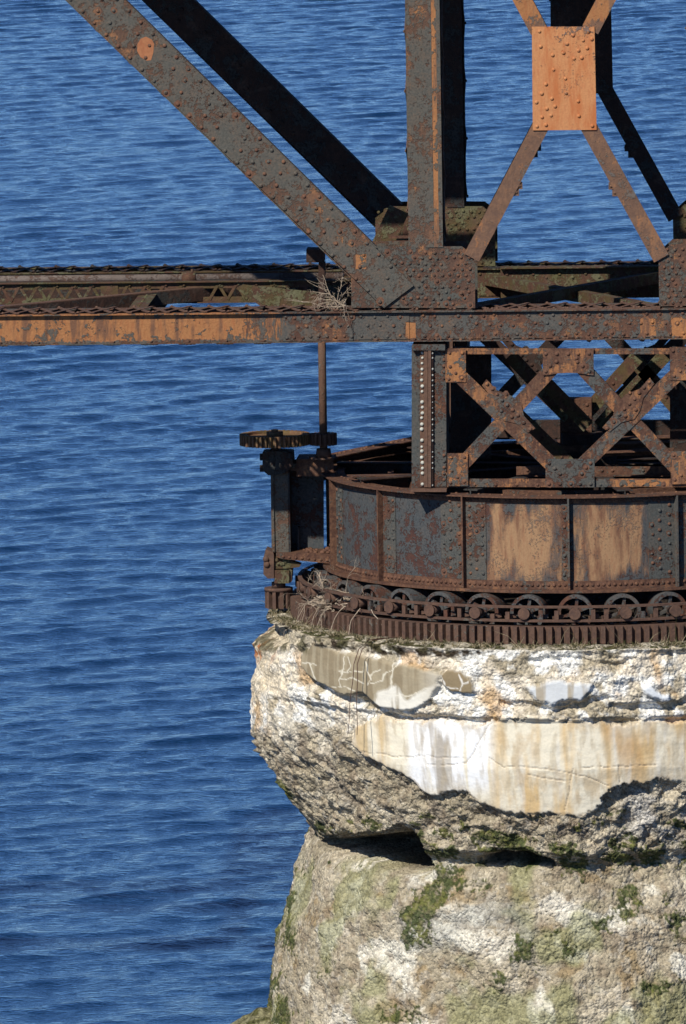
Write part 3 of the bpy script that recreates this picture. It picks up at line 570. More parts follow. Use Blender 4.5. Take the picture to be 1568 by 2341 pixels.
def truss(Yo, near):
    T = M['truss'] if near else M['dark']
    off = Yo-YN
    def pts(px): return [P2(x, y, YN) for x, y in px]
    def mm(p, mirr): return [(mir(x), z) for x, z in p] if mirr else p
    for mirr in (False, True):
        # gusset
        g = MB(); gp = [(803,703),(803,590),(840,563),(1056,563),(1066,571),(1078,582),(1085,598),(1086,704)]
        g.prism(mm(pts(gp), mirr), Yo-.005, Yo+.015); g.prism(mm(pts(gp), mirr), Yo+CD-.04, Yo+CD-.02)
        xs_ = np.arange(812, 1082, 18.); r_ = 0; diag = [(878,703),(946,652),(861,566),(800,632)]
        for yy in np.arange(576, 702, 13.2):
            for xx in xs_ + (9. if r_ % 2 else 0):
                a, b = xx+random.uniform(-2, 2), yy+random.uniform(-2, 2)
                if a > 1078 or random.random() < .16: continue
                if a < 880 and b > 628 and random.random() < .97 and not (a > 940): continue
                if in_poly([a], [b], [(780,620),(861,560),(952,652),(880,712)])[0]: continue
                if 880 < a < 930 and b < 600 and random.random() < .8: continue
                px_, pz_ = P2(a, b, YN); g.rivet((mir(px_) if mirr else px_, Yo-.005, pz_))
            r_ += 1
        g.box(*( [(mm(pts([(812,703)]), mirr)[0][0], Yo-.06, ZT+.001), (mm(pts([(1080,703)]), mirr)[0][0], Yo-.006, ZT+.013)] ))
        g.build('gusset_plate', M['gusset'] if near else M['floor'], BR)
        # diagonal: box of two plates, overlapping the gusset
        d = MB(); s = 1.0312
        dp = [(153-340*s, -340),(286-340*1.017, -340),(946,652),(878,703)]
        fo = Yo-.045; DD = .2 if near else .3
        if not near: dp = [(dp[0][0]+13, dp[0][1]), dp[1], dp[2], (dp[3][0]+13, dp[3][1])]; fo = Yo+.4
        q = mm(pts(dp), mirr); d.prism(q, fo, fo+.02+(.019 if near else 0)); d.prism(q, fo+DD-.018, fo+DD)
        # narrow rims of the channels
        sh = 0 if near else 13; e0, e1 = Vector((*pts([(153-340*s+sh, -340)])[0], 0)), Vector((*pts([(800+sh, 632)])[0], 0)); f0, f1 = Vector((*pts([(286-340*1.017, -340)])[0], 0)), Vector((*pts([(861, 566)])[0], 0))
        for a, b in ((e0, e1), (f0, f1)):
            for yy in (fo+.02+DD*.35,):
                A_, B_ = (mir(a.x) if mirr else a.x, yy, a.y), (mir(b.x) if mirr else b.x, yy, b.y)
                d.bar(A_, B_, DD*.8, .015, (0, 0, 1) if False else Vector((-(b.y-a.y), 0, (b.x-a.x))) if not mirr else Vector(((b.y-a.y), 0, (b.x-a.x))))
        # rivet rows along the plate
        Lp, Rp = np.array([153, 0.]), np.array([286, 0.]); dv = np.array([1.024, 1.]); dv /= np.linalg.norm(dv); nv = np.array([dv[1], -dv[0]])
        o0 = np.array([153-340*s, -340.])
        tl = 0
        while tl < 1490:
            for kk, wv in enumerate((9, 34, 60, 84)):
                pt = o0 + dv*(tl + (19 if kk % 2 else 0) + 6*kk) + nv*wv
                if pt[1] > 695 or random.random() < .06 or (not near and wv in (9, 84)): continue
                if kk in (1, 2) and pt[1] < 330 and (int(tl/38) % 3 == 1): continue
                if nv@(pt-np.array([946, 652.])) > -8 and pt[1] > 650: continue
                if (pt-np.array([878, 703.]))@dv > -8: continue
                px_, pz_ = P2(pt[0], pt[1], YN); d.rivet((mir(px_) if mirr else px_, fo, pz_), r=.029)
            tl += 38
        if near and not mirr:                                     # odd patch of bare metal is in the paint; a loose edge clip
            pass
        if near and not mirr:                                     # rounded patch where the paint has come off in one sheet
            d.mk = (len(d.f), M['bare']); q = pts([(322,88),(334,83),(348,90),(353,100),(351,120),(346,137),(336,138),(322,130),(314,116),(315,100)]); d.prism(q, fo-.003, fo-.0005)
        dg = d.build('diagonal_brace', T, BR)
        l = MB(); n_ = 26 if near else 0
        for i in range(n_):
            a = e0.lerp(e1, i/n_); b = e0.lerp(e1, (i+1)/n_); ya, yb = (fo+.04, fo+DD-.03) if i % 2 else (fo+DD-.03, fo+.04)
            l.bar((mir(a.x) if mirr else a.x, ya, a.y), (mir(b.x) if mirr else b.x, yb, b.y), .06, .012, (0, 0, -1))
        if near: l.build('lacing', M['strip'], dg)
        # post
        p = MB(); x0, x1, x2 = P2(934, 565, YN)[0], P2(972, 565, YN)[0], P2(1012, 565, YN)[0]; zb = P2(970, 566, YN)[1]
        if mirr: x0, x1, x2 = mir(x0), mir(x1), mir(x2)
        p.box((x0, Yo-.004, zb), (x2, Yo+.014, ZD)); p.box((x1, Yo-.018, zb+.004), (x2+(.004 if not mirr else -.004), Yo-.0045, ZD)); p.box((x0, Yo+CD-.02, zb), (x2, Yo+CD, ZD))
        for xx in (x0, x2):
            sx = .007 if (xx < x1) else -.007
            p.box((xx+sx-.0065, Yo+.0145, zb), (xx+sx+.0065, Yo+.12, ZD)); p.box((xx+sx-.0065, Yo+CD-.12, zb), (xx+sx+.0065, Yo+CD-.0205, ZD))
        po = p.build('truss_post', T, BR)
        for xx in (x0, x2):
            l = MB(); z = zb+.1; i = 0
            while z < ZD-.3:
                a, b = (Yo+.06, Yo+CD-.06) if i % 2 else (Yo+CD-.06, Yo+.06)
                sx = -.012 if xx < x1 else .012
                l.bar((xx+sx, a, z), (xx+sx, b, z+.42), .06, .012, (1, 0, 0)); l.rivet((xx+sx*1.6, a, z), (1 if sx > 0 else -1, 0, 0), .022); z += .42; i += 1
            l.build('lacing', M['strip'] if near else M['dark'], po)
    # crossed sway bracing with a tall plate in the middle
    def member(a, b, wv, side, name='sway_brace'):
        m = MB(); A_, B_ = P2(*a, YN), P2(*b, YN)
        m.angle((A_[0], Yo-.035, A_[1]), (B_[0], Yo-.035, B_[1]), wv, .09, .014, (0, -1, 0), side)
        dirv = (Vector(B_)-Vector(A_)); c = Vector((dirv.y, -dirv.x)).normalized()
        for t_ in (.42, .47): # tie plate edge bumps
            q = Vector(A_)+dirv*t_+c*(wv/2+.012)*side; m.box((q.x-.035, Yo-.02, q.y-.05), (q.x+.035, Yo+.02, q.y+.05))
            m.rivet((q.x, Yo-.02, q.y))
        return m.build(name, M['brace'] if near else M['dark'], BR)
    member((1236, 288), (1078, 588), .235, -1); member((1345, 288), (1512, 590), .235, 1)
    member((1232, 70), (1078, -220), .25, 1); member((1349, 68), (1500, -220), .25, -1)
    b = MB(); bp_ = pts([(1216, 60), (1359, 60), (1364, 296), (1218, 297)])
    b.prism(bp_, Yo-.066, Yo-.048)
    riv = [(812,160),(818,238),(985,180),(955,224),(1065,160),(1082,200),(1058,246),(1037,206),(1014,258),(1030,296),(990,300),(936,270),(880,282),(885,357),(946,403),(846,432),(824,480),(950,478),(876,506),(797,525),(893,546),(850,558),(872,593),(826,602),(846,642),(800,650),(1012,520),(1016,596),(1085,647)]
    for x, y in riv:
        q = P2((1350+x*.685)*.647, y*.685*.647, YN); b.rivet((q[0], Yo-.066, q[1]), (0, -1, 0), .028)
    b.build('brace_plate', M['plate'] if near else M['dark'], BR)
truss(YN, True); truss(YF, False)

def shade_strut():  # unseen strut, added and sized so its shadow darkens the far chord
    YS = YN+.3; z0 = ZT+.95*(YF+.12-YS); z1 = ZT+.95*(YF+.45-YS)
    m = MB(); m.box((XL, YS, z0), (XR, YS+.02, z1)); m.box((XL, YS+.0205, z1-.015), (XR, YS+.1, z1)); m.build('shade_strut', M['truss'], BR)
shade_strut()
# deck of the upper level, above the picture
def upper_deck():
    m = MB(); m.box((XL, YN-.1, ZD), (XR, YF+CD+.1, ZD+.12))
    for y in np.arange(YN, YF+CD, .95): m.box((XL, y, ZD+.121), (XR, y+.12, ZD+.5))
    m.box((XL, YN-.12, ZD+.501), (XR, YF+CD+.12, ZD+.6)); m.build('upper_deck', M['dark'], BR)
upper_deck()

# floor system between the two chords
def floor():
    def beam(p0, p1, w_, h_, name, mat, rv=True):
        m = MB(); p0 = Vector(p0); p1 = Vector(p1); d = (p1-p0).normalized(); c = d.cross(Vector((0, 0, 1))).normalized()
        m.bar(p0-Vector((0, 0, h_/2)), p1-Vector((0, 0, h_/2)), h_-.031, .014, c)
        m.bar(p0-Vector((0, 0, .007)), p1-Vector((0, 0, .007)), w_, .014, (0, 0, 1)); m.bar(p0-Vector((0, 0, h_-.007)), p1-Vector((0, 0, h_-.007)), w_, .014, (0, 0, 1))
        n = int((p1-p0).length/.22)
        for i in range(n):
            q = p0.lerp(p1, (i+.5)/n); m.rivet(q+c*.0 + Vector((0, 0, 0)), (0, 0, 1), .022)
            if rv: m.rivet(q-Vector((0, 0, .09))+c*.007*(1 if c.y < 0 else -1), Vector((0, -1, 0)), .022)
        return m.build(name, mat, BR)
    y0, y1 = YN+CD+.03, YF-.03
    for px_ in (735, 970, 1624):                    # cross beams
        x = P2(px_, 700, YN)[0]; beam((x, y0, ZT-.04), (x, y1, ZT-.04), .3, .36, 'floor_beam', M['floor'])
    for px_ in (-560, -130, 300): x = P2(px_, 700, YN)[0]; beam((x, y0, ZT-.04), (x, y1, ZT-.04), .25, .36, 'floor_beam', M['floor'])
    # crossing laterals under the deck between the posts
    xa, xb = P2(1060, 700, YN)[0], P2(1530, 700, YN)[0]
    for (ax, ay), (bx_, by), z in (((xa, y0), (xb, y1), ZT-.02), ((xa, y1), (xb, y0), ZT-.08)):
        m = MB(); m.angle((ax, ay, z-.08), (bx_, by, z-.08), .16, .14, .014, (0, -1, 0), -1); m.build('lateral_brace', M['floor'], BR)
    xa, xb = P2(-130, 700, YN)[0], P2(735, 700, YN)[0]
    m = MB(); m.angle((xa, y0, ZT-.03), (xb, y1-.5, ZT+.0), .14, .18, .015, (0, 0, 1), 1); m.mk = (6, M['dark']); m.build('lateral_brace', M['strip'], BR)  # hanging leg gets the darker steel to stand for its shaded side
    # plate stringer with rivets, in front of the far chord, from the crossing bay
    m = MB(); Y = YF-.35; z0, z1 = P2(1290, 682, Y)[1], P2(1290, 612, Y)[1]
    m.box((P2(1135, 0, Y)[0], Y, z0), (P2(1600, 0, Y)[0], Y+.02, z1)); m.box((P2(1135, 0, Y)[0], Y-.1, z1+.001), (P2(1600, 0, Y)[0], Y+.12, z1+.02))
    for i in range(15): m.rivet((P2(1150, 0, Y)[0]+i*.19, Y, z1-.09-(.05 if i % 2 else 0))); m.rivet((P2(1150, 0, Y)[0]+i*.19, Y, z0+.05))
    m.build('stringer', M['floor'], BR)
    # latticed stringer seen over the near chord at left
    for Y, yt, yb in ((.6, 645, 690),):
        m = MB(); xa, xb = XL, P2(800, 0, Y)[0]; zt, zb = P2(400, yt, Y)[1], P2(400, yb, Y)[1]
        m.box((xa, Y-.07, zt), (xb, Y+.07, zt+.014)); m.box((xa, Y-.008, zt-.09), (xb, Y+.008, zt-.001)); m.box((xa, Y-.07, zb-.014), (xb, Y+.07, zb)); m.box((xa, Y-.008, zb+.001), (xb, Y+.008, zb+.07))
        o = m.build('lattice_stringer', M['floor'], BR)
        l = MB(); x = xa; i = 0
        while x < xb-.2:
            if P2(408, 0, Y)[0] < x+.1 < P2(452, 0, Y)[0]:
                if l.v: l.build('lacing', M['floor'], o)
                l = MB()
            else:
                l.bar((x, Y-.014, zb+.03), (x+.13, Y-.014, zt-.03), .04, .01); l.bar((x+.13, Y-.001, zt-.03), (x+.26, Y-.001, zb+.03), .04, .01)
                l.rivet((x+.16, Y-.02, zt-.04), r=.02)
            if random.random() < .07: l.box((x, Y-.026, zb+.02), (x+.25, Y-.02, zt-.02))
            x += .26; i += 1
        l.build('lacing', M['floor'], o)
        m = MB(); Y2 = Y+.55; m.box((xa, Y2, zb-.06), (P2(405, 0, Y2)[0], Y2+.02, zt-.02)); m.box((P2(455, 0, Y2)[0], Y2, zb-.06), (xb, Y2+.02, zt-.02)); m.build('stringer', M['dark'], BR)
    # sloping plate and packing pieces near the gusset
    m = MB(); m.pp([(540,660),(555,650),(690,664),(800,672),(800,700),(600,703)], -.6, .02); m.build('knee_plate', M['floor'], BR); m = MB(); m.pp([(700,570),(740,570),(740,600),(700,600)], YN+.9, .35); m.pp([(728,601),(742,601),(742,700),(728,700)], YN+.9, .25); m.build('end_block', M['dark'], BR)
    m = MB(); a, b = W(912, 478, YF-.6), W(868, 572, YF-.6); m.angle(a, b, .3, .2, .015, (0, -1, 0), -1); m.build('knee_brace', M['floor'], BR)
    for i in range(4):
        m = MB(); q = P2(890, 545+i*11, 1.2); m.box((q[0], 1.2, q[1]), (q[0]+.5, 1.26, q[1]+.035)); m.build('packing_strip', M['flange'], BR)
floor()

# support column and crossed frame between chord and drum
ZS = W(1297, 1122, YN).z
def frame(Yo, near):
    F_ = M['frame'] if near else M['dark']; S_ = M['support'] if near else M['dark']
    def pts(px, mirr=False):
        q = [P2(x, y, YN) for x, y in px]; return [(mir(x), z) for x, z in q] if mirr else q
    for mirr in (False, True):
        c = MB()
        def B(px, y0, y1): c.prism(pts(px, mirr), y0, y1)
        B([(941,790),(1020,790),(1020,1114),(941,1114)], Yo+.0, Yo+.018)               # front plate
        B([(941,790),(946,790),(946,1114),(941,1114)], Yo+.0185, Yo+CD); B([(1014,790),(1020,790),(1020,1114),(1014,1114)], Yo+.0185, Yo+CD)
        B([(941,790),(1020,790),(1020,1114),(941,1114)], Yo+CD+.001, Yo+CD+.018)
        B([(993,797),(1020,797),(1020,1112),(993,1112)], Yo-.012, Yo-.0005)
        B([(943,786),(1018,786),(1018,799),(943,799)], Yo-.1, Yo-.0125)
        for y in list(range(808, 870, 14))+list(range(1040, 1108, 14)):
            q = pts([(1015, y)], mirr)[0]; c.rivet((q[0], Yo-.012, q[1]))
        col = c.build('support_column', S_, BR)
        c = MB(); B([(970,799.5),(978,799.5),(978,1112),(970,1112)], Yo-.08, Yo-.0005); B([(979,799.5),(986,799.5),(986,1112),(979,1112)], Yo-.095, Yo-.0005)
        B([(960,801),(970,801),(970,1112),(960,1112)], Yo-.018, Yo-.0005); B([(986.5,801),(990,801),(990,1112),(986.5,1112)], Yo-.055, Yo-.0005)
        c.mk = (len(c.f), M['white'] if near else M['dark'])
        for i in range(25):
            y = 805+i*12.6
            if random.random() < .9: q = pts([(965+random.uniform(-1, 1), y+random.uniform(-1.8, 1.8))], mirr)[0]; r = random.uniform(.019, .03); c.rivet((q[0], Yo-.018, q[1]), r=r, h=r)
            if random.random() < .85: q = pts([(988.6, y+random.uniform(-1.5, 1.5))], mirr)[0]; r = random.uniform(.012, .019); c.rivet((q[0], Yo-.055, q[1]), r=r, h=r)
        c.build('stiffener', M['strip'], col)
        c = MB()
        B([(940,1114.5),(1022,1114.5),(1022,1120.5),(940,1120.5)], Yo-.2, Yo+CD+.03); c.build('base_plate', M['strip'], col)
    f = MB(); y0 = Yo-.016
    def B(px, a, b, mirr=False): f.prism(pts(px, mirr), a, b)
    B([(1021,803),(1573,803),(1573,809.5),(1021,809.5)], Yo+.004, Yo+.1)
    B([(1021,796),(1573,796),(1573,802.5),(1021,802.5)], Yo+.004, Yo+.016)
    o = f.build('support_frame', F_, BR); f = MB()
    B([(1021,1094),(1573,1094),(1573,1113),(1021,1113)], Yo+.004, Yo+.016); B([(1021,1106),(1573,1106),(1573,1113),(1021,1113)], Yo+.017, Yo+.12)
    for i in range(10): q = pts([(1085+i*48, 1108)])[0]; f.rivet((q[0], Yo+.004, q[1]), r=.022)
    f.build('frame_rail', F_, o)
    def mem(a, b, wv, yy):
        m = MB(); A_, B_ = pts([a])[0], pts([b])[0]; m.angle((A_[0], yy, A_[1]), (B_[0], yy, B_[1]), wv, .08, .012, (0, -1, 0), 1); m.build('frame_brace', F_, o)
    for s in (0, 1):
        X = (lambda x: x) if not s else (lambda x: 2594-x)
        mem((X(1050), 858), (X(1268), 1068), .205, Yo-.018); mem((X(1050), 1068), (X(1262), 842), .2, Yo-.004)
    for pl in ([(1018,797),(1065,797),(1065,873),(1018,873)], [(1022,1035),(1070,1035),(1070,1110),(1022,1110)]):
        for s in (False, True):
            m = MB(); m.prism(pts(pl, s), Yo-.038, Yo-.0255); xs_ = [p[0] for p in pl]; ys_ = [p[1] for p in pl]; a, b, c_, d_ = min(xs_), max(xs_), min(ys_), max(ys_)
            for x, y in ((a+10, c_+9), (b-8, c_+9), (a+11, c_+40), (a+24, c_+55), (b-9, d_-10), (a+8, d_-8)): q = pts([(x, y)], s)[0]; m.rivet((q[0], Yo-.038, q[1]))
            m.build('corner_plate', F_, o)
    m = MB(); m.prism(pts([(1241,796),(1357,796),(1357,857),(1345,856),(1330,853),(1300,851),(1270,853),(1256,856),(1241,857)]), Yo-.038, Yo-.0255)
    for x, y in ((1248,808),(1273,808),(1299,808),(1322,808),(1347,808),(1258,835),(1248,848),(1272,826),(1320,826),(1332,836),(1347,848),(1318,818)): q = pts([(x, y)])[0]; m.rivet((q[0], Yo-.038, q[1]), r=.028)
    m.build('middle_plate', F_, o)
    m = MB(); m.prism(pts([(1247,1048),(1359,1048),(1359,1113),(1247,1113)]), Yo-.038, Yo-.0255)
    for x, y in ((1255,1058),(1350,1058),(1268,1070),(1340,1068),(1280,1082),(1330,1082),(1255,1105),(1280,1105),(1305,1105),(1326,1105),(1350,1105)): q = pts([(x, y)])[0]; m.rivet((q[0], Yo-.038, q[1]), r=.028)
    m.build('middle_plate', M['support'] if near else F_, o)
    for s in (False, True):                                   # plates at the crossings
        m = MB(); m.prism(pts([(1112,866),(1136,891),(1168,903),(1192,925),(1198,950),(1224,978),(1207,988),(1180,967),(1150,960),(1136,940),(1128,912),(1102,880)], s), Yo-.039, Yo-.0265)
        for x, y in ((1114,877),(1126,888),(1137,900),(1148,914),(1160,925),(1172,936),(1184,948),(1197,965),(1212,980),(1158,900),(1146,938),(1170,952)): q = pts([(x, y)], s)[0]; m.rivet((q[0], Yo-.039, q[1]), r=.029)
        m.build('crossing_plate', F_, o)
frame(YN, True); frame(YF, False)
def inner():
    # cross frames between the near and the far columns, centre post and its braces
    for px_ in (982, 1612):
        x = P2(px_, 900, YN)[0]; m = MB(); y0, y1 = YN+CD+.03, YF-.03; z0, z1 = ZS+.15, ZB-.1
        for a, b in (((x, y0, z0), (x, y1, z1)), ((x, y0, z1), (x, y1, z0)), ((x, y0, z0), (x, y1, z0)), ((x, y0, z1), (x, y1, z1))): m.angle(a, b, .2, .12, .014, (1, 0, 0), 1)
        m.build('cross_frame', M['dark'], BR)
    # wide plated columns beside the far frame
    for px_ in ([(1030,796),(1123,796),(1123,1048),(1030,1048)], [(1531,796),(1640,796),(1640,1048),(1531,1048)]):
        m = MB(); m.pp(px_, YN+1.45, .02); m.pp([(px_[0][0]+4,796),(px_[1][0]-4,796),(px_[1][0]-4,803),(px_[0][0]+4,803)], YN+1.471, .3); m.build('diaphragm_plate', M['dark'], BR)
    m = MB(); m.pp([(1280,912),(1352,912),(1352,1030),(1334,1030),(1334,1003),(1296,1003),(1296,1030),(1280,1030)], 0, .3)
    for x, y in ((1290,925),(1300,940),(1290,955),(1303,970),(1290,985),(1303,997),(1342,925),(1342,950)): m.rv(x, y, 0)
    m.pp([(1262,1018),(1375,1018),(1362,1052),(1275,1052)], -.3, .25); m.build('centre_post', M['flange'], BR)
    for a, b, Y in (((1165,812),(1300,955),-.35),((1240,868),(1345,975),-.9),((1180,945),(1310,1070),-1.4),((1460,812),(1330,955),.4),((1520,812),(1370,975),.9),((1440,812),(1568,960),.9)):
        m = MB(); A_, B_ = W(*a, Y), W(*b, Y); m.angle(A_, B_, .2, .12, .014, (0, -1, 0), 1)
        for t_ in (.45, .55, .65, .8): q = A_.lerp(B_, t_); m.rivet((q.x, q.y-.008, q.z))
        m.build('inner_brace', M['floor'], BR)
    m = MB(); Y = 2.2; m.pp([(1140,962),(1640,962),(1640,1000),(1140,1000)], Y, .2); m.build('inner_girder', M['dark'], BR)
    # beam just behind the near frame
    m = MB(); Y = YN+CD+.1; m.pp([(1180,1066),(1536,1066),(1536,1086),(1180,1086)], Y, .015); m.pp([(1180,1086),(1536,1086),(1536,1089),(1180,1089)], Y-.12, .11)
    for x in (1206, 1243, 1376, 1400, 1470): m.rv(x, 1075, Y)
    m.build('inner_girder', M['flange'], BR)
    for i, (y_, Y) in enumerate(((1012, -1.2), (1030, -1.9), (1000, .4))):
        m = MB(); m.pp([(1360,y_+3),(1540,y_-3),(1540,y_+9),(1360,y_+14)], Y, .02); q0, q1 = W(1360, y_+3, Y), W(1540, y_-3, Y); m.bar(q0, q1, .3, .014, (0, 0, 1)); m.build('inner_girder', M['flange'], BR)
inner()

# drum
ZDB = -1.354; RW, RFL = 3.62, 3.73
def drum():
    m = MB(); m.ring(RW-.02, RW, ZDB+.02, -.02, 240); d = m.build('drum', M['drum'], BR)
    s0 = math.degrees(math.asin((1298-1331)/590)+.042)
    m = MB(); m.ring(RW-.22, RFL, -.018, 0, 240); m.ring(RW+.0015, RW+.016, -.10, -.0185, 240)
    for i in range(250):
        m.rivet(pol(RW+.016, -125+i*.9, -.055), pol(1, -125+i*.9, 0), .019)
    for i in range(120): m.rivet(pol(RW-.1, -170+i*2.9, 0), (0, 0, 1), .022)
    m.build('top_flange', M['flange'], d)
    m = MB(); m.ring(RW-.16, RFL, ZDB, ZDB+.04, 240); m.ring(RW+.0015, RW+.018, ZDB+.041, ZDB+.16, 240)
    for i in range(190): m.rivet(pol(RW+.018, -125+i*1.22, ZDB+.105), pol(1, -125+i*1.22, 0), .026)
    m.build('bottom_flange', M['flange'], d)
    def grp(k):
        c = s0+24*k; m = MB()
        e = math.degrees(.012/RW)
        for zz in (0,):
            vs = []
            for r in (RW+.0015, RFL-.004):
                for a in (c-e, c+e):
                    for z in (ZDB+.042, -.019): vs.append(pol(r, a, z))
            m.add(vs, [(0,1,3,2),(4,6,7,5),(0,4,5,1),(2,3,7,6),(0,2,6,4),(1,5,7,3)])
        m.build('stiffener', M['chord'] if k in (0, 1) else M['flange'], d)
        m = MB()
        wide = k % 2 or k < -2
        lo_, hi_ = (-6.2, 5.1) if wide else (-1.6, 4.4 if k == -2 else .9)
        m.ring(RW+.0015, RW+.013, ZDB+.163, -.102, 16, c+lo_, c+hi_)
        for a in ((-5.4, -3.7, -1.4, 1.3, 2.9, 4.3) if wide else ((-1.05, 2.2, 3.7) if k == -2 else (-1.05,))):
            for i in range(8):
                z = ZDB+.25+i*.135+(.06 if a in (-3.7, 2.9) else 0)
                if random.random() < .12: continue
                aa = c+a+random.uniform(-.12, .12); m.rivet(pol(RW+.013, aa, z), pol(1, aa, 0), .026)
        m.build('splice_plate', M['support'], d)
    for k in range(-7, 8): grp(k)
    # inner rim and radial arms
    m = MB(); m.ring(2.7, 2.78, -.3, -.02, 96); m.build('inner_rim', M['flange'], d)
    for k in range(10):
        a = k*36+12; m = MB(); p0, p1 = pol(.45, a, -.1), pol(3.55, a, -.1); m.bar(p0, p1, .3, .02, pol(1, a+90, 0)); m.bar(p0+Vector((0, 0, .16)), p1+Vector((0, 0, .16)), .22, .016, (0, 0, 1))
        m.build('radial_arm', M['dark'], d)
    m = MB(); m.cyl((0, 0, -1.4), (0, 0, .25), .5, 32); m.cyl((0, 0, .251), (0, 0, .5), .3, 24); m.build('pivot_hub', M['dark'], d)
    # raised beam over the back of the rim
    m = MB(); a, b = W(690, 1056, .25), W(960, 1000, 2.75)
    m.bar(a-Vector((0, 0, .15)), b-Vector((0, 0, .15)), .3, .02, Vector((0, -1, 0))); m.bar(a, b, .3, .016, (0, 0, 1)); m.bar(a-Vector((0, 0, .3)), b-Vector((0, 0, .3)), .2, .016, (0, 0, 1))
    for i in range(22): m.rivet(a.lerp(b, (i+.5)/22)+Vector((random.uniform(-.05, .05), 0, .008)), (0, 0, 1), .028)
    m.build('rim_beam', M['flange'], d)
    m = MB(); a, b = W(800, 1088, -1.6), W(945, 1086, -1.2); m.bar(a, b, .25, .02, (0, 0, 1)); m.build('rim_brace', M['flange'], d)
    m = MB(); a, b = W(866, 1066, .6), W(922, 1066, .8); m.bar(a, b, .12, .02, (0, -1, 0)); m.build('rim_brace', M['floor'], d)
drum()

# gearbox frame fixed to the drum
def gear_frame():
    Y = -.35; m = MB()
    m.pp([(624,1045),(658,1045),(660,1262),(628,1262)], Y, .02); m.pp([(618,1045),(624,1045),(628,1262),(621,1262)], Y-.03, .12)
    m.pp([(640,1060),(737,1060),(737,1076),(640,1076)], Y+.1, .02)
    o = m.build('gear_frame', M['truss'], BR)
    m = MB(); m.pp([(600,1034),(628,1031),(628,1086),(613,1086),(600,1074)], Y-.06, .4); m.pp([(628.5,1031),(668,1034),(670,1060),(655,1080),(628.5,1086)], Y-.09, .42)
    for x, y in ((598,1046),(598,1072)): q = W(x, y, Y); m.cyl(q+Vector((-.03, .1, 0)), q+Vector((.05, .1, 0)), .05, 8, smooth=False)
    q = W(664, 1042, Y); m.cyl(q+Vector((0, -.1, -.06)), q+Vector((0, -.1, .06)), .05, 10); m.build('bearing_head', M['dark'], o)
    m = MB(); m.pp([(660,1050),(740,1050),(740,1262),(664,1262)], Y+.45, .02); m.pp([(655,1076),(661,1076),(664,1262),(658,1262)], Y+.0205, .43); m.pp([(680,1205),(684,1205),(684,1256),(680,1256)], Y+.3, .14); m.build('web_panel', M['drum'], o)
    m = MB(); a, b = W(680, 1044, 0.), W(765, 1044, 0.); m.box((a.x, -.3, a.z-.03), (b.x, .35, a.z)); m.box((a.x, -.28, a.z-.25), (b.x, -.26, a.z-.031)); m.build('top_plate', M['flange'], o)
    m = MB(); z = W(670, 1262, Y).z; xa, xb = W(612, 0, Y).x, W(757, 0, Y).x; m.prism([(xa, z), (xa, z-.05), (W(625, 0, Y).x, z-.08), (xb, z-.17), (xb, z-.02), (W(700, 0, Y).x, z+.0)], Y-.12, Y+.55)
    for i in range(8): m.rivet((xa+.1+i*.09, Y-.12, z-.05-i*.008), r=.022)
    for i in range(40): q = Vector((random.uniform(W(672, 0, Y).x, xb), random.uniform(Y-.08, Y+.4), z)); m.rivet(q, (0, 0, 1), random.uniform(.02, .045))
    m.build('shelf_bracket', M['flange'], o)
    m = MB(); m.pp([(607,1256),(624,1262),(626,1268),(626,1322),(612,1322),(602,1312),(603,1272)], Y-.1, .4); q = W(610, 1290, Y-.1); m.rivet(q, r=.05); m.rivet(W(608, 1278, Y-.1), r=.05); m.build('bearing_block', M['gear'], o)
    m = MB(); m.pp([(627,1272),(650,1276),(688,1290),(684,1296),(660,1299),(627,1300)], Y-.05, .2); m.pp([(627,1303),(661,1303),(661,1333),(627,1333)], Y-.08, .35); m.pp([(661.5,1300),(668,1303),(666,1330),(661.5,1332)], Y-.04, .3)
    for i in range(5): m.rivet(W(633+i*5, 1284+random.uniform(-4, 6), Y-.05), r=.03)
    m.build('bearing_cap', M['floor'], o)
gear_frame()

# ------------------------------------------------------------------ gears and drive shafts
def gear_mb(c, R, h, n, tooth=.06, duty=.5, hole=0., rim=0., dish=0.):
    m = MB(); v = []; k = n*4
    prof = []
    for i in range(n):
        a0 = 360*i/n; st = 360/n
        for a, r in ((0, R-tooth), (st*(.5-duty*.5), R-tooth), (st*(.5-duty*.36), R), (st*(.5+duty*.36), R), (st*(.5+duty*.5), R-tooth)): prof.append((a0+a, r))
    K = len(prof); zt, zb = c.z, c.z-h
    ri = R-tooth-rim if rim else 0
    for a, r in prof: p = pol(r, a, 0); v.append((c.x+p.x, c.y+p.y, zt))
    for a, r in prof: p = pol(r, a, 0); v.append((c.x+p.x, c.y+p.y, zb))
    f = [(i, K+i, K+(i+1) % K, (i+1) % K) for i in range(K)]
    if rim:
        for z in (zt, zt-dish, zb, zb):
            for a, r in prof: p = pol(ri, a, 0); v.append((c.x+p.x, c.y+p.y, z))
        f += [(i, (i+1) % K, 2*K+(i+1) % K, 2*K+i) for i in range(K)]                     # top of the rim
        if dish:
            f += [(2*K+i, 2*K+(i+1) % K, 3*K+(i+1) % K, 3*K+i) for i in range(K)]
            n0 = len(v); v.append((c.x, c.y, zt-dish)); f += [(3*K+i, 3*K+(i+1) % K, n0) for i in range(K)]
            v.append((c.x, c.y, zb)); f += [(K+(i+1) % K, K+i, n0+1) for i in range(K)]
        else:
            f += [(2*K+i, 2*K+(i+1) % K, 4*K+(i+1) % K, 4*K+i) for i in range(K)]; f += [(K+(i+1) % K, K+i, 4*K+i, 4*K+(i+1) % K) for i in range(K)]
    else:
        v.append((c.x, c.y, zt)); v.append((c.x, c.y, zb)); n0 = len(v)-2
        f += [(i, (i+1) % K, n0) for i in range(K)]+[(K+(i+1) % K, K+i, n0+1) for i in range(K)]
    m.add(v, f); return m
YG = -.25
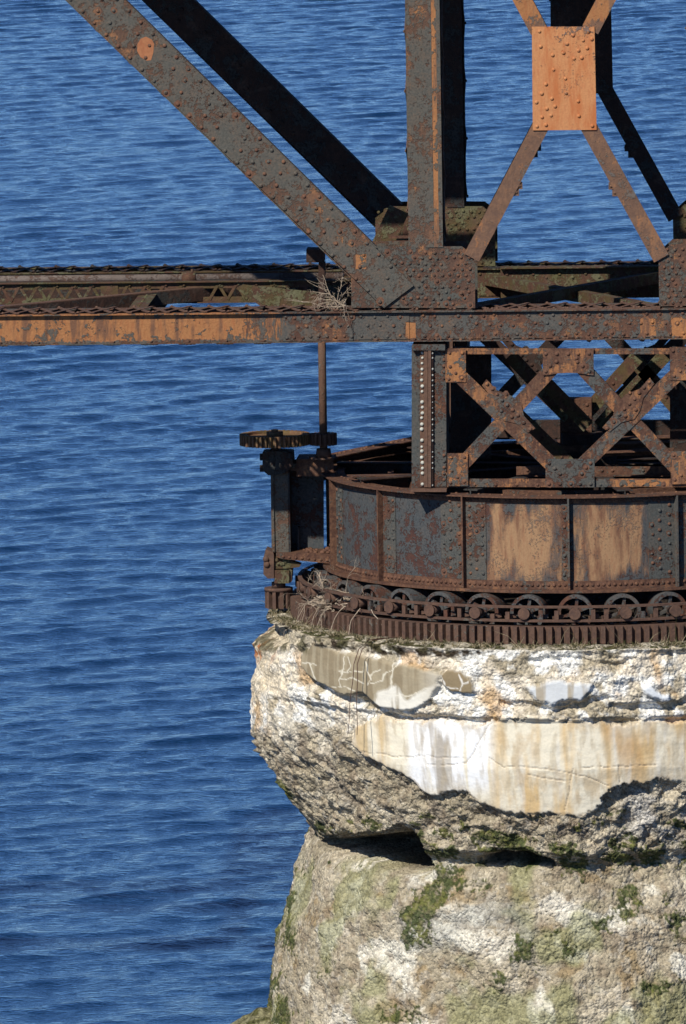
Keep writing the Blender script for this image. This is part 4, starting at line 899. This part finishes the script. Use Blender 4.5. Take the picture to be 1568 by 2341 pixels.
c1 = W(628, 991, YG); t1 = empty('large_gear', (c1.x, c1.y, c1.z), 'wide flat rusty gear wheel on top of the bearing column left of the drum', 'gear')
g = gear_mb(Vector((0, 0, 0))+c1, .505, .155, 46, .05, .55, rim=.05, dish=.04); go = g.build('gear_disc', M['gearm'], t1)
m = MB(); m.cyl(c1-Vector((0, 0, .039)), c1+Vector((0, 0, .03)), .12, 20); m.cyl(c1+Vector((0, 0, .031)), c1+Vector((0, 0, .06)), .05, 12); m.build('hub', M['gearm'], go)
m = MB(); m.cyl(c1-Vector((0, 0, .156)), W(636, 1300, YG), .06, 14); m.build('shaft', M['gear'], t1)
z3 = -1.66; c3 = Vector((c1.x+.02, YG, z3))
g = gear_mb(c3-Vector((0, 0, .045)), .198, .245, 11, .07, .62); lo = g.build('lower_pinion', M['gear'], t1)
m = MB(); m.cyl(c3-Vector((0, 0, .044)), c3, .205, 28); m.cyl(c3+Vector((0, 0, .001)), c3+Vector((0, 0, .08)), .1, 16); m.build('pinion_cap', M['gear'], lo)
c2 = W(739, 990, YG); t2 = empty('drive_shaft', (c2.x, c2.y, c2.z-.35), 'slim vertical drive shaft below the chord with a pinion meshing the large flat gear', 'drive shaft')
m = MB(); m.cyl(c2-Vector((0, 0, .3)), Vector((c2.x, c2.y, ZT-.1)), .056, 18); m.build('shaft', M['strip'], t2)
g = gear_mb(c2, .195, .165, 17, .05, .55); g.build('pinion', M['gear'], t2)
m = MB(); m.cyl(c2-Vector((0, 0, .34)), c2-Vector((0, 0, .22)), .115, 18, .1); m.cyl(c2-Vector((0, 0, .36)), c2-Vector((0, 0, .341)), .21, 8, smooth=False); m.build('collar', M['gear'], t2)

# ring gear on the pier
RG = 4.205; ZG0, ZG1 = -1.775, -2.015
t3 = empty('ring_gear', (0, 0, ZG1), 'long curved rusty rack of upright gear teeth circling the pier top', 'ring gear')
g = gear_mb(Vector((0, 0, ZG0)), RG, ZG0-ZG1, 212, .08, .66, rim=.2); g.build('tooth_ring', M['gear'], t3)
m = MB(); m.ring(3.5, 4.0, -2.0, -1.872, 120); m.build('roller_track', M['gear'], t3)

# live ring of conical rollers
t4 = empty('roller_ring', (0, 0, -1.87), 'ring of spoked iron rollers in a rusty double band under the riveted drum', 'roller ring')
NW = 36; RO = 3.86; ZW = -1.612; rw = .252
def roller():
    def mk():
        m = MB(); N_ = 40; v = []
        for r, y in ((rw*1.02, -RO), (rw*.78, -RO), (rw*.78, -RO+.25), (rw*.93, -RO+.42), (rw*1.02, -RO)):
            pass
        prof = [(rw, -RO), (rw*.80, -RO-.004), (rw*.80, -RO+.24), (rw*.86, -RO+.40), (rw*.9, -RO+.40)]
        for i in range(N_):
            a = 2*math.pi*i/N_
            for r, y in prof: v.append((r*math.cos(a), y, ZW+r*math.sin(a)*1.0))
        f = []; K = len(prof)
        for i in range(N_):
            j = (i+1) % N_
            for k in range(K): f.append((i*K+k, j*K+k, j*K+(k+1) % K, i*K+(k+1) % K))
        m.add(v, f, False); return m
    r_ = mk(); rim = r_
    s = MB()
    for i in range(6):
        a = math.radians(60*i+22); s.bar((math.cos(a)*.05, -RO+.06, ZW+math.sin(a)*.05), (math.cos(a)*rw*.82, -RO+.06, ZW+math.sin(a)*rw*.82), .045, .05)
    s.cyl((0, -RO+.13, ZW), (0, -RO-.02, ZW), .068, 16)
    a = MB(); a.cyl((0, -RO-.021, ZW), (0, -4.10, ZW+.015), .05, 14, .078); a.cyl((0, -4.101, ZW+.015), (0, -4.13, ZW+.015), .083, 20)
    return rim, s, a
ri, sp_, ax = roller()
def mesh_of(mb, name, mat):
    me = bpy.data.meshes.new(name); me.from_pydata(mb.v, [], mb.f); me.materials.append(mat); me.polygons.foreach_set('use_smooth', mb.sm); me.update(); return me
me_r, me_s, me_a = mesh_of(ri, 'roller_rim', M['roller']), mesh_of(sp_, 'spokes', M['roller']), mesh_of(ax, 'axle_cap', M['gear'])
for k in range(NW):
    w_ = bpy.data.objects.new('roller_wheel', me_r); C.objects.link(w_); w_.parent = t4; w_.location = (0, 0, 1.87); w_.rotation_euler = (0, 0, math.radians(k*360/NW+.5))
    for nm, me in (('spokes', me_s), ('axle_cap', me_a)):
        o = bpy.data.objects.new(nm, me); C.objects.link(o); o.parent = w_
m = MB(); m.ring(4.03, 4.09, -1.506, -1.49, 180); m.ring(4.075, 4.09, -1.522, -1.507, 180); m.build('upper_band', M['gear'], t4)
m = MB(); m.ring(4.03, 4.09, -1.702, -1.685, 180); m.ring(4.075, 4.09, -1.718, -1.703, 180); m.build('lower_band', M['gear'], t4)
for k in range(NW):
    for da in (3.4, 6.4):
        a = k*10+.5+da+random.uniform(-.3, .3); m = MB(); p = pol(4.04, a, -1.684); m.bar(p, pol(4.04, a, -1.62+random.uniform(0, .09)), .06, .05, pol(1, a, 0)); m.bar(pol(4.0, a-.8, -1.67), pol(3.92, a+1.2, -1.65), .05, .03, pol(1, a, 0))
        if da == 3.4: m.build('spacer', M['roller'] if k % 2 else M['gear'], t4)
        else: m.build('spacer', M['gear'], t4)

# pipe along the floor
t5 = empty('pipe', W(400, 636, 1.9), 'long straight grey-brown pipe with one coupling, lying along the bridge floor', 'pipe')
zp = W(400, 636, 1.9).z; m = MB(); m.cyl((XL, 1.9, zp), (W(775, 0, 1.9).x, 1.9, zp), .062, 18); m.build('pipe_run', M['pipe'], t5)
m = MB(); x = W(421, 0, 1.9).x; m.cyl((x-.1, 1.9, zp), (x+.1, 1.9, zp), .085, 18); m.box((x-.1, 1.8, zp-.16), (x+.1, 2.0, zp-.06)); m.cyl((x+.05, 1.9, zp+.06), (x+.05, 1.9, zp+.13), .02, 8); m.build('coupling', M['floor'], t5)

# ------------------------------------------------------------------ twigs, straw, moss, wires
def tube(mb, pts, r0, r1, seg=5):
    n0 = len(mb.v); n = len(pts)
    for i, p in enumerate(pts):
        d = (pts[min(i+1, n-1)]-pts[max(i-1, 0)]).normalized(); a = d.orthogonal().normalized(); b = d.cross(a); r = r0+(r1-r0)*i/(n-1)
        for k in range(seg): t = 2*math.pi*k/seg; mb.v.append(tuple(p+(a*math.cos(t)+b*math.sin(t))*r))
    for i in range(n-1):
        for k in range(seg): mb.f.append((n0+i*seg+k, n0+i*seg+(k+1) % seg, n0+(i+1)*seg+(k+1) % seg, n0+(i+1)*seg+k)); mb.sm.append(True)
def twig(mb, p, d, L, r, depth=2, grav=-.3):
    pts = [Vector(p)]; d = Vector(d).normalized(); n = 7
    for i in range(n):
        d = (d + Vector((random.gauss(0, .22), random.gauss(0, .22), random.gauss(0, .2)+grav*.12))).normalized(); pts.append(pts[-1]+d*L/n)
        if depth and random.random() < .5: twig(mb, pts[-1], d+Vector((random.gauss(0, .8), random.gauss(0, .8), random.gauss(0, .8))), L*random.uniform(.3, .6), r*.6, depth-1, grav)
    tube(mb, pts, r, r*.35)
m = MB()
for i in range(34):
    th_ = random.gauss(-63, 4); p = pol(random.uniform(3.8, 4.1), th_, random.uniform(-1.75, -1.5)); d = Vector((random.gauss(.1, 1), random.gauss(-.3, .7), random.gauss(.1, .6))); twig(m, p, d, random.uniform(.25, .55), random.choice((.003, .004, .006, .011)))
for i in range(6):
    th_ = -66+i*4.4+random.gauss(0, .8); twig(m, pol(4.12, th_, -1.66), pol(1, th_+random.gauss(0, 40), 0)+Vector((0, 0, -.3)), random.uniform(.5, .8), .008, 2, -2.8)
for i in range(260):
    p = pol(random.uniform(3.85, 4.15), random.gauss(-63, 5), random.uniform(-1.76, -1.6)); c_ = Vector((random.gauss(0, 1), random.gauss(0, 1), random.gauss(0, .5))).normalized()*random.uniform(.02, .07); e_ = c_.orthogonal().normalized()*.007; m.add([p-c_-e_, p-c_+e_, p+c_+e_, p+c_-e_], [(0, 1, 2, 3)])
tag(m.build('dry_bush', M['twig']), 'tangled dry grey twigs caught between the rollers and the ring gear', 'dead plant')
m = MB()
for i in range(12): twig(m, W(795-random.uniform(0, 25), 700-random.uniform(0, 8), YN+.3), (random.uniform(-1.2, .2), random.gauss(0, .3), random.uniform(.1, 1)), random.uniform(.3, .6), .0065, 2, -.9)
for i in range(3): twig(m, W(790, 698, YN+.2), (-1, 0, .12), .6, .007, 1, .2)
tag(m.build('dry_bush', M['twig']), 'small dead white twiggy plant on the chord beside the gusset plate', 'dead plant')
def blade(mb, p, d, L, w_):
    p = Vector(p); d = Vector(d).normalized(); c = d.cross(Vector((random.gauss(0, 1), random.gauss(0, 1), 0))).normalized()*w_; q = p+d*L*.5; d2 = (d+Vector((random.gauss(0, .4), random.gauss(0, .4), -.35))).normalized(); e = q+d2*L*.5
    mb.add([p-c, p+c, q+c*.7, q-c*.7, e], [(0, 1, 2, 3), (3, 2, 4)])
m = MB(); mg = MB()
for i in range(7500):
    th_ = random.uniform(-100, 45); r = random.uniform(4.2, 4.5); cl = math.sin(th_*1.7)+math.sin(th_*.73+1)+math.sin(th_*4.1)*.6
    if random.random() > .35+.25*cl: continue
    L = random.uniform(.04, .12)
    if random.random() < .03: L = random.uniform(.25, .5)
    blade(m if random.random() < .62 else mg, pol(r, th_, -2.04), (random.gauss(0, .6), random.gauss(0, .6), .75), L, .004 if L > .2 else .006)
tag(m.build('dry_grass', M['straw']), kind='stuff'); 
for i in range(2600):
    th_ = random.uniform(-60, 45); r = random.uniform(4.22, 4.6)
    if math.sin(th_*.9+.5)+math.sin(th_*2.3) < .1: continue
    z = -2.05-.04*(r-4.2); 
    s_ = random.uniform(.01, .03); mg.rivet(pol(r, th_, z), (random.gauss(0, .3), random.gauss(0, .3), 1), s_)
tag(mg.build('moss', M['moss']), kind='stuff')
for o in bpy.data.objects:
    if o.name == 'dry_grass': tag(o, 'short dry straw along the foot of the toothed ring', 'dry grass')
    if o.name == 'moss': tag(o, 'dark green moss cushions along the pier rim under the toothed ring', 'moss')
for k, (a, b, c_, lab) in enumerate(((854, 1500, 838, 'thin rusty wire hanging down the brown concrete patch, left one of two'), (858, 1495, 852, 'thin rusty wire hanging down the brown concrete patch, right one of two'))):
    m = MB(); th_ = -38.0+k*.7; pts = [pol(5.0+.0*i, th_-(.16*i if k == 0 else .03*i)+math.sin(i*.9)*.1, -2.3-.1*i) for i in range(11)]; pts = [pol(4.15, th_+.8, -2.0), pol(4.7, th_+.4, -1.99), pol(4.9, th_+.1, -2.1)]+pts
    tube(m, pts, .007, .005); tag(m.build('hanging_wire', M['wire']), lab, 'wire', 'wires hanging down the pier')
